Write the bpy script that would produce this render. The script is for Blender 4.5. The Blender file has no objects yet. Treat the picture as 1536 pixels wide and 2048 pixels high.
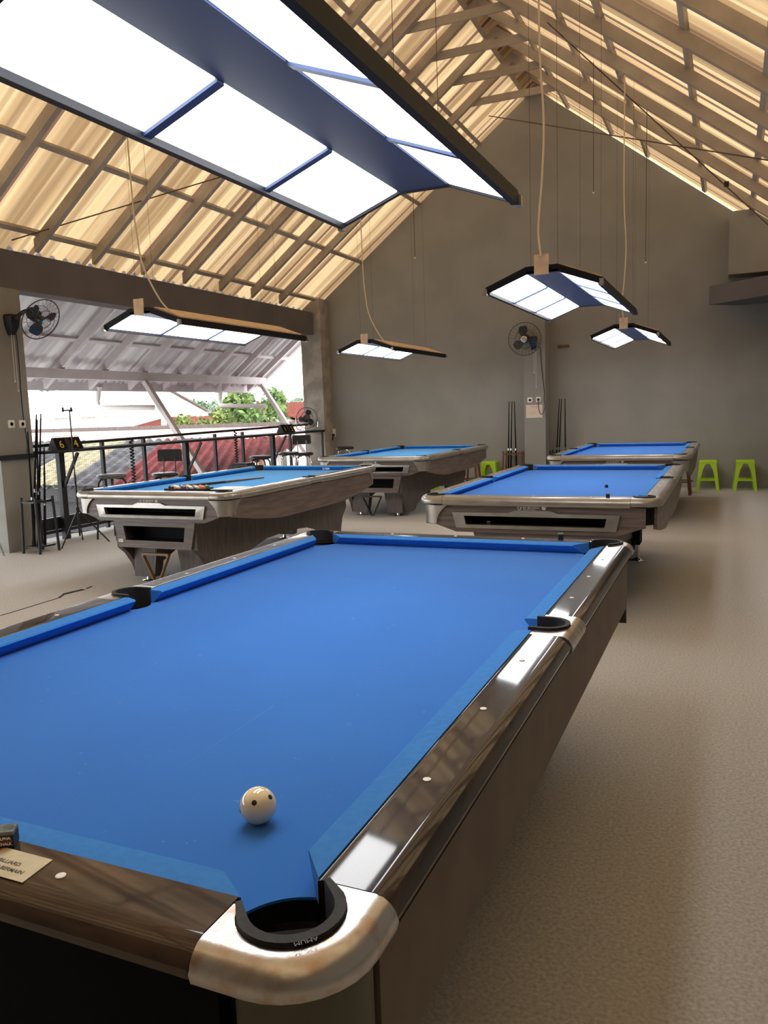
import bpy, bmesh, math, random
from mathutils import Matrix, Vector
random.seed(7)
SC = bpy.context.scene
COL = SC.collection
PI = math.pi

# ------------------------------------------------------------------ camera, world, exposure
cam_d = bpy.data.cameras.new('camera'); cam = bpy.data.objects.new('camera', cam_d); COL.objects.link(cam)
F, YAW, PIT, ROL = 1578.84, -0.4146, -0.1279, -0.0339
CAM = Vector((1.155, -2.0709, 1.389))
fw = Vector((math.sin(YAW)*math.cos(PIT), math.cos(YAW)*math.cos(PIT), math.sin(PIT)))
rt = Vector((math.cos(YAW), -math.sin(YAW), 0)); up = rt.cross(fw)
rt2 = rt*math.cos(ROL)+up*math.sin(ROL); up2 = up*math.cos(ROL)-rt*math.sin(ROL)
cam.matrix_world = Matrix(((rt2.x, up2.x, -fw.x, CAM.x), (rt2.y, up2.y, -fw.y, CAM.y), (rt2.z, up2.z, -fw.z, CAM.z), (0, 0, 0, 1)))
cam_d.sensor_fit = 'VERTICAL'; cam_d.sensor_height = 24.0; cam_d.lens = F/2048*24.0
cam_d.clip_start = 0.02; cam_d.clip_end = 400
SC.camera = cam
W = bpy.data.worlds.new('sky'); SC.world = W; W.use_nodes = True
bg = W.node_tree.nodes['Background']; bg.inputs['Color'].default_value = (0.95, 0.98, 1.0, 1); bg.inputs['Strength'].default_value = 4.7
LAMP_E = 8.3
SC.view_settings.view_transform = 'Standard'; SC.view_settings.look = 'None'
SC.view_settings.exposure = 0.18; SC.view_settings.gamma = 1.0; SC.view_settings.use_curve_mapping = False
SC.cycles.use_denoising = True
SC.cycles.max_bounces = 10; SC.cycles.diffuse_bounces = 6; SC.cycles.glossy_bounces = 4; SC.cycles.transmission_bounces = 6
SC.cycles.caustics_reflective = False; SC.cycles.caustics_refractive = False
SC.cycles.sample_clamp_indirect = 6.0

# ------------------------------------------------------------------ materials
def lin(c):
    return tuple(((v/255)/12.92 if v/255 <= .04045 else (((v/255)+.055)/1.055)**2.4) for v in c)
def mat(name, rgb, rough=.55, metal=0, coat=0, rgb2=None, scale=8, stretch=(1, 1, 1), lo=.4, hi=.6, bump=0, bscale=60, spec=.5, detail=4):
    m = bpy.data.materials.new(name); m.use_nodes = True
    nt = m.node_tree; b = nt.nodes['Principled BSDF']
    b.inputs['Base Color'].default_value = (*lin(rgb), 1); b.inputs['Roughness'].default_value = rough
    b.inputs['Metallic'].default_value = metal; b.inputs['Coat Weight'].default_value = coat
    b.inputs['Coat Roughness'].default_value = .05; b.inputs['Specular IOR Level'].default_value = spec
    tc = nt.nodes.new('ShaderNodeTexCoord')
    mp = nt.nodes.new('ShaderNodeMapping'); mp.inputs['Scale'].default_value = stretch
    nt.links.new(tc.outputs['Object'], mp.inputs['Vector'])
    if rgb2:
        n = nt.nodes.new('ShaderNodeTexNoise'); n.inputs['Scale'].default_value = scale; n.inputs['Detail'].default_value = detail
        r = nt.nodes.new('ShaderNodeValToRGB')
        r.color_ramp.elements[0].position = lo; r.color_ramp.elements[0].color = (*lin(rgb), 1)
        r.color_ramp.elements[1].position = hi; r.color_ramp.elements[1].color = (*lin(rgb2), 1)
        nt.links.new(mp.outputs[0], n.inputs['Vector']); nt.links.new(n.outputs['Fac'], r.inputs['Fac'])
        nt.links.new(r.outputs['Color'], b.inputs['Base Color'])
    if bump:
        n2 = nt.nodes.new('ShaderNodeTexNoise'); n2.inputs['Scale'].default_value = bscale
        bp = nt.nodes.new('ShaderNodeBump'); bp.inputs['Strength'].default_value = bump; bp.inputs['Distance'].default_value = .01
        nt.links.new(mp.outputs[0], n2.inputs['Vector']); nt.links.new(n2.outputs['Fac'], bp.inputs['Height']); nt.links.new(bp.outputs[0], b.inputs['Normal'])
    return m
def emit(name, rgb, e):
    m = bpy.data.materials.new(name); m.use_nodes = True; b = m.node_tree.nodes['Principled BSDF']
    b.inputs['Base Color'].default_value = (.8, .8, .8, 1)
    b.inputs['Emission Color'].default_value = (*rgb, 1); b.inputs['Emission Strength'].default_value = e
    return m
def sheet_mat(name, rgb, rgb2, rgb3, trans):
    # weathered translucent roofing sheet; bands run up the slope, coordinate = object Y
    m = bpy.data.materials.new(name); m.use_nodes = True; nt = m.node_tree; nt.nodes.clear()
    out = nt.nodes.new('ShaderNodeOutputMaterial'); mx = nt.nodes.new('ShaderNodeMixShader'); mx.inputs[0].default_value = trans
    d = nt.nodes.new('ShaderNodeBsdfDiffuse'); t = nt.nodes.new('ShaderNodeBsdfTranslucent')
    tc = nt.nodes.new('ShaderNodeTexCoord'); mp = nt.nodes.new('ShaderNodeMapping'); mp.inputs['Scale'].default_value = (.12, 6.0, .12)
    n = nt.nodes.new('ShaderNodeTexNoise'); n.inputs['Scale'].default_value = 1.0; n.inputs['Detail'].default_value = 2
    r = nt.nodes.new('ShaderNodeValToRGB'); r.color_ramp.elements[0].position = .42; r.color_ramp.elements[0].color = (*lin(rgb2), 1)
    r.color_ramp.elements[1].position = .60; r.color_ramp.elements[1].color = (*lin(rgb), 1)
    sp = nt.nodes.new('ShaderNodeSeparateXYZ'); mod = nt.nodes.new('ShaderNodeMath'); mod.operation = 'WRAP'
    mod.inputs[1].default_value = .80; mod.inputs[2].default_value = 0
    lt = nt.nodes.new('ShaderNodeMath'); lt.operation = 'LESS_THAN'; lt.inputs[1].default_value = .075
    mix = nt.nodes.new('ShaderNodeMixRGB'); mix.inputs['Color2'].default_value = (*lin(rgb3), 1)
    L = nt.links.new
    L(tc.outputs['Object'], mp.inputs[0]); L(mp.outputs[0], n.inputs['Vector']); L(n.outputs['Fac'], r.inputs[0])
    L(tc.outputs['Object'], sp.inputs[0]); L(sp.outputs['Y'], mod.inputs[0]); L(mod.outputs[0], lt.inputs[0])
    L(lt.outputs[0], mix.inputs['Fac']); L(r.outputs[0], mix.inputs['Color1'])
    L(mix.outputs[0], d.inputs['Color']); L(mix.outputs[0], t.inputs['Color'])
    L(d.outputs[0], mx.inputs[1]); L(t.outputs[0], mx.inputs[2]); L(mx.outputs[0], out.inputs[0])
    return m
def cloth(name, rgb, rgb2):
    m = mat(name, rgb, .95, rgb2=rgb2, scale=2.2, lo=.3, hi=.7, bump=.15, bscale=900, spec=.15)
    nt = m.node_tree; b = nt.nodes['Principled BSDF']; b.inputs['Sheen Weight'].default_value = .15
    ramp = [n for n in nt.nodes if n.type == 'VALTORGB'][0]
    tc = [n for n in nt.nodes if n.type == 'TEX_COORD'][0]
    n = nt.nodes.new('ShaderNodeTexNoise'); n.inputs['Scale'].default_value = 55; n.inputs['Detail'].default_value = 3
    r = nt.nodes.new('ShaderNodeValToRGB'); r.color_ramp.elements[0].position = .70; r.color_ramp.elements[1].position = .80
    r.color_ramp.elements[0].color = (0, 0, 0, 1); r.color_ramp.elements[1].color = (.35, .35, .35, 1)
    mx = nt.nodes.new('ShaderNodeMixRGB'); mx.inputs['Color2'].default_value = (*lin((150, 185, 215)), 1)
    L = nt.links.new
    L(tc.outputs['Object'], n.inputs['Vector']); L(n.outputs['Fac'], r.inputs[0]); L(r.outputs[0], mx.inputs['Fac'])
    L(ramp.outputs['Color'], mx.inputs['Color1']); L(mx.outputs[0], b.inputs['Base Color'])
    return m
M = {}
M['carpet'] = mat('carpet', (206, 203, 198), .97, rgb2=(166, 163, 159), scale=90, lo=.3, hi=.72, bump=.3, bscale=420, spec=.1, detail=6)
M['wall'] = mat('wall_paint', (152, 150, 144), .8, rgb2=(145, 143, 137), scale=1.6, bump=.08, bscale=25, spec=.25)
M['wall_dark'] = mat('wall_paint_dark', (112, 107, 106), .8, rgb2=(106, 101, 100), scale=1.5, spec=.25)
M['plaster'] = mat('plaster', (176, 168, 158), .85, rgb2=(150, 143, 134), scale=4, bump=.1, bscale=30, spec=.2)
M['rafter'] = mat('rafter_paint', (186, 174, 158), .75, rgb2=(172, 160, 145), scale=3, spec=.2)
M['awn_rafter'] = mat('awning_paint', (196, 187, 187), .75, rgb2=(184, 175, 175), scale=3, spec=.2)
M['sheet'] = sheet_mat('roof_sheet', (234, 204, 158), (172, 142, 104), (132, 102, 82), .235)
M['awn_sheet'] = sheet_mat('awning_sheet', (176, 170, 169), (152, 146, 146), (140, 130, 130), .10)
M['blue'] = cloth('blue_cloth', (44, 114, 200), (40, 108, 193))
M['teal'] = cloth('teal_cloth', (62, 142, 202), (56, 134, 194))
M['bluerail'] = mat('blue_cushion', (62, 128, 204), .9, rgb2=(58, 122, 198), scale=60, spec=.15, bump=.1, bscale=900)
M['tealrail'] = mat('teal_cushion', (58, 134, 196), .9, rgb2=(52, 126, 186), scale=20, spec=.15, bump=.1, bscale=900)
M['darkwood'] = mat('dark_gloss_wood', (24, 19, 17), .35, coat=1, rgb2=(58, 42, 32), scale=5, stretch=(5, 1.0, 5), lo=.4, hi=.75, spec=.06)
M['postmetal'] = mat('post_metal', (92, 90, 78), .4, metal=.7)
M['darkwood_end'] = mat('dark_gloss_wood_end', (40, 31, 26), .35, coat=.8, rgb2=(82, 62, 49), scale=5, stretch=(1.0, 5, 5), lo=.38, hi=.72, spec=.06)
M['bronze'] = mat('worn_bronze', (196, 194, 192), .30, metal=1, rgb2=(176, 146, 122), scale=34, lo=.46, hi=.72, bump=.04, bscale=90)
M['rubber'] = mat('pocket_rubber', (38, 38, 39), .65, rgb2=(46, 46, 47), scale=80, bump=.15, bscale=400, spec=.3)
M['black'] = mat('black_metal', (24, 24, 27), .5)
M['matteblack'] = mat('matte_black', (12, 13, 17), .8, spec=.2)
M['sidepanel'] = mat('brown_panel', (104, 90, 79), .6, rgb2=(96, 82, 72), scale=6)
M['blackpanel'] = mat('black_panel', (8, 8, 10), .7, spec=.08)
M['ash'] = mat('grey_ash_wood', (150, 140, 130), .35, rgb2=(122, 113, 106), scale=4, stretch=(6, .7, 6), coat=.6)
M['ash_end'] = mat('grey_ash_wood_end', (160, 153, 142), .35, rgb2=(142, 135, 126), scale=4, stretch=(.7, 6, 6), coat=.6)
M['walnut'] = mat('walnut_veneer', (112, 98, 92), .45, rgb2=(86, 75, 70), scale=5, stretch=(8, .8, 10), lo=.35, hi=.65)
M['walnut_end'] = mat('walnut_veneer_end', (112, 98, 92), .45, rgb2=(86, 75, 70), scale=5, stretch=(.8, 8, 12), lo=.35, hi=.65)
M['walnut_dark'] = mat('walnut_body', (92, 83, 77), .5, rgb2=(76, 68, 63), scale=6, stretch=(8, 8, 1))
M['silver'] = mat('satin_silver', (172, 168, 161), .34, metal=.7, rgb2=(158, 154, 147), scale=8)
M['chrome'] = mat('chrome', (225, 225, 228), .14, metal=1)
M['white'] = mat('white_plastic', (232, 230, 224), .45)
M['ivory'] = mat('ivory_resin', (240, 224, 184), .07, coat=.6, rgb2=(232, 214, 172), scale=12)
M['navy'] = mat('navy_metal', (44, 60, 96), .5, spec=.3)
M['blackframe'] = mat('lamp_black', (18, 21, 30), .5, spec=.2)
M['tan'] = mat('tan_board', (226, 202, 174), .8, rgb2=(212, 186, 158), scale=14)
M['cordm'] = mat('beige_cord', (226, 206, 176), .7)
M['wire'] = mat('dark_wire', (84, 66, 52), .6)
M['panel'] = emit('lamp_diffuser', (1, 1, 1), LAMP_E)
M['lime'] = mat('lime_plastic', (176, 214, 44), .4)
M['brownwood'] = mat('brown_wood', (122, 78, 52), .5, rgb2=(100, 62, 42), scale=8, stretch=(6, 6, 1))
M['vinyl'] = mat('black_vinyl', (40, 38, 38), .35)
M['fanblade'] = mat('smoked_blade', (54, 62, 72), .25)
M['fangrey'] = mat('fan_grey', (66, 62, 62), .4)
M['paper'] = mat('paper', (226, 208, 192), .85)
M['cream'] = mat('cream_label', (206, 196, 168), .7, rgb2=(192, 182, 154), scale=30)
M['ink'] = mat('ink', (60, 55, 48), .7)
M['red'] = mat('red_ink', (190, 60, 50), .6)
M['logo'] = mat('logo_grey', (238, 235, 230), .5)
M['yellow'] = mat('yellow_digit', (236, 190, 40), .5)
M['chalk'] = mat('chalk_grey', (120, 130, 128), .95, rgb2=(96, 106, 106), scale=60)
M['trirack'] = mat('bronze_rack', (128, 98, 66), .4)
M['pvc'] = mat('pvc_pipe', (206, 202, 200), .5)
M['seatgrey'] = mat('grey_vinyl', (92, 90, 90), .4)
M['steel'] = mat('galvanised', (176, 172, 166), .5, rgb2=(150, 146, 142), scale=6)

# ------------------------------------------------------------------ mesh helpers
class MB:
    def __init__(s): s.v = []; s.f = []
    def add(s, vs, fs, T=None):
        o = len(s.v)
        for p in vs:
            p = Vector(p); s.v.append(T @ p if T is not None else p)
        s.f += [tuple(i+o for i in f) for f in fs]
        return s
    def box(s, x0, x1, y0, y1, z0, z1, T=None):
        vs = [(x, y, z) for x in (x0, x1) for y in (y0, y1) for z in (z0, z1)]
        return s.add(vs, [(0, 1, 3, 2), (4, 6, 7, 5), (0, 4, 5, 1), (2, 3, 7, 6), (0, 2, 6, 4), (1, 5, 7, 3)], T)
    def bar(s, a, b, w, h, upv=(0, 0, 1)):
        a = Vector(a); b = Vector(b); d = (b-a).normalized(); u = Vector(upv)
        if abs(d.dot(u)) > .98: u = Vector((0, 1, 0))
        r = d.cross(u).normalized(); u = r.cross(d)
        vs = [p+r*i*w/2+u*j*h/2 for p in (a, b) for i, j in ((-1, -1), (1, -1), (1, 1), (-1, 1))]
        return s.add(vs, [(0, 1, 2, 3), (7, 6, 5, 4), (0, 4, 5, 1), (1, 5, 6, 2), (2, 6, 7, 3), (3, 7, 4, 0)])
    def loft(s, rings, cap=True, closed_ring=True, loop=False, T=None):
        n = len(rings[0]); vs = [p for r in rings for p in r]; fs = []
        m = len(rings)
        for i in range(m if loop else m-1):
            for j in range(n if closed_ring else n-1):
                a, b = i*n+j, i*n+(j+1) % n; c, d = ((i+1) % m)*n+(j+1) % n, ((i+1) % m)*n+j
                fs.append((a, b, c, d))
        if cap and not loop and closed_ring:
            fs.append(tuple(range(n-1, -1, -1))); fs.append(tuple((m-1)*n+j for j in range(n)))
        return s.add(vs, fs, T)
    def tube(s, pts, r, n=8, loop=False, T=None):
        pts = [Vector(p) for p in pts]; rings = []; prev = None
        rr = r if isinstance(r, (list, tuple)) else [r]*len(pts)
        for i, p in enumerate(pts):
            if loop: d = pts[(i+1) % len(pts)]-pts[i-1]
            else: d = pts[min(i+1, len(pts)-1)]-pts[max(i-1, 0)]
            d.normalize()
            if prev is None:
                u = Vector((0, 0, 1)) if abs(d.z) < .9 else Vector((1, 0, 0))
                prev = (u-d*u.dot(d)).normalized()
            else:
                prev = prev-d*prev.dot(d)
                prev = prev.normalized() if prev.length > 1e-6 else Vector((1, 0, 0))
            q = d.cross(prev)
            rings.append([p+(prev*math.cos(t)+q*math.sin(t))*rr[i] for t in [2*PI*k/n for k in range(n)]])
        return s.loft(rings, True, True, loop, T)
    def lathe(s, prof, n=20, T=None):
        return s.loft([[(r*math.cos(2*PI*k/n), r*math.sin(2*PI*k/n), z) for k in range(n)] for r, z in prof], True, True, False, T)
    def prism(s, poly, z0, z1, T=None):
        return s.loft([[(x, y, z0) for x, y in poly], [(x, y, z1) for x, y in poly]], True, True, False, T)
    def sphere(s, c, r, n=16, m=10, T=None):
        c = Vector(c); prof = [(max(r*math.sin(PI*k/m), 1e-4), -r*math.cos(PI*k/m)) for k in range(m+1)]
        TT = Matrix.Translation(c)
        return s.lathe(prof, n, (T @ TT) if T is not None else TT)
    def build(s, name, m, parent=None, smooth=35, loc=None):
        me = bpy.data.meshes.new(name); me.from_pydata([tuple(p) for p in s.v], [], s.f)
        bm = bmesh.new(); bm.from_mesh(me); bmesh.ops.recalc_face_normals(bm, faces=bm.faces); bm.to_mesh(me); bm.free()
        if smooth:
            me.shade_smooth(); me.set_sharp_from_angle(angle=math.radians(smooth))
        o = bpy.data.objects.new(name, me); COL.objects.link(o)
        if m: me.materials.append(M[m] if isinstance(m, str) else m)
        if parent is not None: o.parent = parent
        if loc: o.location = loc
        return o
def XZ(y0=0):   # prism drawn in (x, z), extruded along +y
    return Matrix(((1, 0, 0, 0), (0, 0, 1, y0), (0, 1, 0, 0), (0, 0, 0, 1)))
def YZ(x0=0):   # prism drawn in (y, z), extruded along +x
    return Matrix(((0, 0, 1, x0), (1, 0, 0, 0), (0, 1, 0, 0), (0, 0, 0, 1)))
def align(loc, axis):
    return Matrix.Translation(Vector(loc)) @ Vector((0, 0, 1)).rotation_difference(Vector(axis)).to_matrix().to_4x4()
def tag(o, label, cat, group=None, kind=None):
    o['label'] = label; o['category'] = cat
    if group: o['group'] = group
    if kind: o['kind'] = kind
    return o
def thing(name, label, cat, loc=(0, 0, 0), rz=0, group=None):
    o = bpy.data.objects.new(name, None); COL.objects.link(o); o.location = loc; o.rotation_euler = (0, 0, rz)
    return tag(o, label, cat, group)
def struct(o, label, cat='structure'):
    o['kind'] = 'structure'; o['label'] = label; o['category'] = cat
    return o
def copy_tree(o, loc=None, rz=None, label=None, parent=None, skip=()):
    c = o.copy(); COL.objects.link(c)
    if parent is not None: c.parent = parent
    if loc is not None: c.location = loc
    if rz is not None: c.rotation_euler = (0, 0, rz)
    if label: c['label'] = label
    for ch in list(o.children):
        if ch.name.split('.')[0] not in skip: copy_tree(ch, parent=c, skip=skip)
    return c
def text(name, body, size, m, parent, T, ext=.0006, align_x='LEFT'):
    cu = bpy.data.curves.new(name, 'FONT'); cu.body = body; cu.size = size; cu.extrude = ext; cu.align_x = align_x; cu.offset = .0007 if name == 'logo_text' and size > .02 else .00018 if name in ('sticker_text', 'wrapper_text') else 0
    ob = bpy.data.objects.new(name+'_curve', cu); COL.objects.link(ob)
    bpy.context.view_layer.update()
    me = bpy.data.meshes.new_from_object(ob.evaluated_get(bpy.context.evaluated_depsgraph_get()))
    bpy.data.objects.remove(ob)
    me.transform(T); me.materials.clear(); me.materials.append(M[m]); me.name = name
    o = bpy.data.objects.new(name, me); COL.objects.link(o)
    if parent is not None: o.parent = parent
    return o
def basis(loc, xd, yd):   # text plane: x direction, y direction
    x = Vector(xd).normalized(); y = Vector(yd).normalized(); z = x.cross(y)
    return Matrix(((x.x, y.x, z.x, loc[0]), (x.y, y.y, z.y, loc[1]), (x.z, y.z, z.z, loc[2]), (0, 0, 0, 1)))
def arc(cx, cy, r, a0, a1, n):
    return [(cx+r*math.cos(math.radians(a0+(a1-a0)*i/n)), cy+r*math.sin(math.radians(a0+(a1-a0)*i/n))) for i in range(n+1)]

def wavy(pts, n=6):
    # Catmull-Rom through control points
    P = [Vector(p) for p in pts]; P = [P[0]*2-P[1]]+P+[P[-1]*2-P[-2]]; out = []
    for i in range(1, len(P)-2):
        for k in range(n):
            u = k/n; a, b, c, d = P[i-1], P[i], P[i+1], P[i+2]
            out.append(.5*((2*b)+(c-a)*u+(2*a-5*b+4*c-d)*u*u+(3*b-a-3*c+d)*u*u*u))
    out.append(P[-2]); return out
# ------------------------------------------------------------------ room shell
XW, XR, YB, YF = -5.93, 2.6, 11.4, -4.5
AX, AZ = -1.842, 6.517
SL, SR = .752, .76
def roofz(x): return AZ-SL*(AX-x) if x < AX else AZ-SR*(x-AX)
fl = MB().box(-6.32, XR+.2, YF-.2, YB+.2, -.25, 0).build('floor', 'carpet'); struct(fl, 'worn grey brown carpet floor of the billiard hall', 'floor')
sm = MB()
for a, b, w in (((-3.70, 1.2), (-3.69, 2.11), .012), ((-3.69, 2.11), (-3.70, 2.50), .012), ((-3.70, 2.50), (-3.765, 2.62), .02), ((-3.765, 2.62), (-3.735, 2.80), .045), ((-3.735, 2.83), (-3.752, 2.91), .018)):
    sm.bar((a[0], a[1], .001), (b[0], b[1], .001), w, .0015)
sm.build('carpet_seam', 'blackpanel', fl, smooth=0)
gp = [(-6.2, 0), (XR+.2, 0), (XR+.2, roofz(XR+.2)-.075), (AX+.3, roofz(AX+.3)-.06), (AX, AZ-.03), (-6.2, roofz(-6.2)-.03)]
wb = MB().prism(gp, 0, .2, XZ(YB)).build('wall_back', 'wall', smooth=0); struct(wb, 'dark grey gabled back wall under the roof peak', 'wall')
wf = MB().prism(gp, -.2, 0, XZ(YF)).build('wall_front', 'wall', smooth=0); struct(wf, 'gabled wall behind the camera', 'wall')
wr = MB().box(XR, XR+.2, YF, YB, 0, roofz(XR+.2)-.02).build('wall_right', 'wall', smooth=0); struct(wr, 'plain grey wall on the right side', 'wall')
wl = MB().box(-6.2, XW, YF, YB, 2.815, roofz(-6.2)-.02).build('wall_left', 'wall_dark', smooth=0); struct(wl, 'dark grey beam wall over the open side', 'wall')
pl = MB().box(-6.3, XW+.003, 3.98, 4.42, 0, 2.815).build('pillar', 'wall', smooth=0); struct(pl, 'grey square pillar carrying the left wall fan', 'pillar')
pe = MB().box(-6.2, -5.78, 11.07, YB, 0, 3.46).build('pillar', 'plaster', smooth=0); struct(pe, 'pale plaster pillar in the far left corner', 'pillar')
pm = MB().box(-2.0, -1.645, 11.05, YB, 0, 2.86).build('pillar', 'wall', smooth=0); struct(pm, 'grey pillar projecting from the middle of the back wall', 'pillar')
wl2 = MB().box(-6.2, XW, YF, -3.9, 0, 2.815).build('wall_left', 'wall', smooth=0); struct(wl2, 'grey wall left of the camera', 'wall')
be = MB().box(1.085, XR, 10.95, YB, 3.2, roofz(1.085)-.2).build('trim_1', 'wall', smooth=0); struct(be, 'grey boxed beam high in the right back corner', 'beam')
be2 = MB().prism([(-.3, 0), (.0, 0), (.0, 1.0), (-.3, 1.0)], 0, .3, Matrix.Translation((.83, 10.98, 2.79)) @ Matrix.Rotation(math.radians(-125), 4, 'Z') @ Matrix.Identity(4)).build('trim_2', 'wall', smooth=0)
bpy.data.objects.remove(be2)
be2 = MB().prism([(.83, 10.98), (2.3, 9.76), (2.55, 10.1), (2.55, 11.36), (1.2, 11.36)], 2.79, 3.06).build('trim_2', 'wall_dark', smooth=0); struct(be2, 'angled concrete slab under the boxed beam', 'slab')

# ------------------------------------------------------------------ roof
ceil = thing('ceiling', 'gabled roof of tan translucent corrugated sheets on painted rafters', 'ceiling'); ceil['kind'] = 'structure'
def sheet(xa, xb, y0, y1, name, m, amp=.016, per=.20):
    mb = MB(); ys = []; y = y0
    k = 0
    while y < y1:
        for fy, fz in ((0, 0), (.50, 0), (.62, 1), (.88, 1)):
            ys.append((y+fy*per, fz*amp*2))
        y += per
    xs = [xa, (xa+xb)/2, xb]
    mb.loft([[(x, yy, roofz(x)+dz) for yy, dz in ys] for x in xs], False, False)
    return mb.build(name, m, ceil, smooth=0)
sheet(AX, XW-.22, YF-.1, 12.3, 'roof_sheet', 'sheet')
sheet(AX, XR+.25, YF-.1, 11.75, 'roof_sheet', 'sheet')
sheet(XW-.22, -7.9, YF-.1, 12.3, 'awning_sheet', 'awn_sheet', .02)
rc = MB()
for sgn in (-1, 1): rc.loft([[(AX, y, AZ+.06), (AX+sgn*.2, y, roofz(AX+sgn*.2)+.045)] for y in (YF-.1, 12.3)], False, False)
rc.build('ridge_cap', 'awn_sheet', ceil, smooth=0)
RAFT = [9.92-.867*k for k in range(17)]
def rafter(y, xa, xb, name, m, dep=.14, w=.065, top=.05):
    poly = [(xa, roofz(xa)-top), (xb, roofz(xb)-top), (xb, roofz(xb)-top-dep), (xa, roofz(xa)-top-dep)]
    return MB().prism(poly, -w/2, w/2, XZ(y)).build(name, m, ceil, smooth=0)
for y in RAFT:
    rafter(y, XW+.0, AX-.001, 'rafter', 'rafter'); rafter(y, AX+.001, XR, 'rafter', 'rafter')
    zc = 5.90
    hw = (AZ-.06-zc-.05)/SL+.02
    MB().box(AX-hw, AX+hw, y+.034, y+.06, zc-.05, zc+.05).build('collar_tie', 'rafter', ceil, smooth=0)
for y in RAFT[:12]+[10.79, 11.66]:
    rafter(y, -6.21, -7.80, 'awning_rafter', 'awn_rafter', .13)
for x in (-5.88, -5.05, -3.9, -2.8, -2.0, -1.32, -.64, -.1, .73, 1.38, 2.1):
    d = 1 if x < AX else -1
    T = Matrix.Translation((x, 0, roofz(x)-.027)) @ Matrix.Rotation(-math.atan(SL)*d, 4, 'Y')
    MB().box(-.03, .03, YF, YB-.005, -.024, .024, T).build('batten', 'rafter', ceil, smooth=0)
for x in (-6.5, -7.14, -7.72):
    T = Matrix.Translation((x, 0, roofz(x)-.027)) @ Matrix.Rotation(-math.atan(SL), 4, 'Y')
    MB().box(-.03, .03, YF, 12.2, -.024, .024, T).build('awning_batten', 'awn_rafter', ceil, smooth=0)

# ------------------------------------------------------------------ pool tables
ZB, ZT = .755, .80
HWX, HLY = .635, 1.27
OX, OY = .798, 1.427
PCX, PCY = .688, 1.323
def corner_map(sx, sy): return lambda p: (p[0]*sx, p[1]*sy)
def solid(mb, outline, inset_w, layers, center=None):
    # outline list of (x,y), inset_w list of inset direction vectors (nx,ny)
    rings = []
    for z, ins in layers:
        rings.append([(p[0]-n[0]*ins, p[1]-n[1]*ins, z) for p, n in zip(outline, inset_w)])
    mb.loft(rings, True, True)
LAY = [(.746, .014), (.749, .004), (.766, 0), (.782, .005), (.793, .012), (.799, .022), (.801, .032)]
LAYF = [(.755, .010), (.760, .003), (.772, 0), (.784, .004), (.792, .010), (.799, .020), (.801, .030)]
RPF = [(.686, .74), (.686, .797), (.688, .7995), (.692, .801), (.697, .801), (.760, .801), (.765, .8006), (.774, .7975), (.785, .791), (.792, .783), (.796, .776), (.795, .769), (.788, .765), (.776, .763), (.770, .74)]
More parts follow.
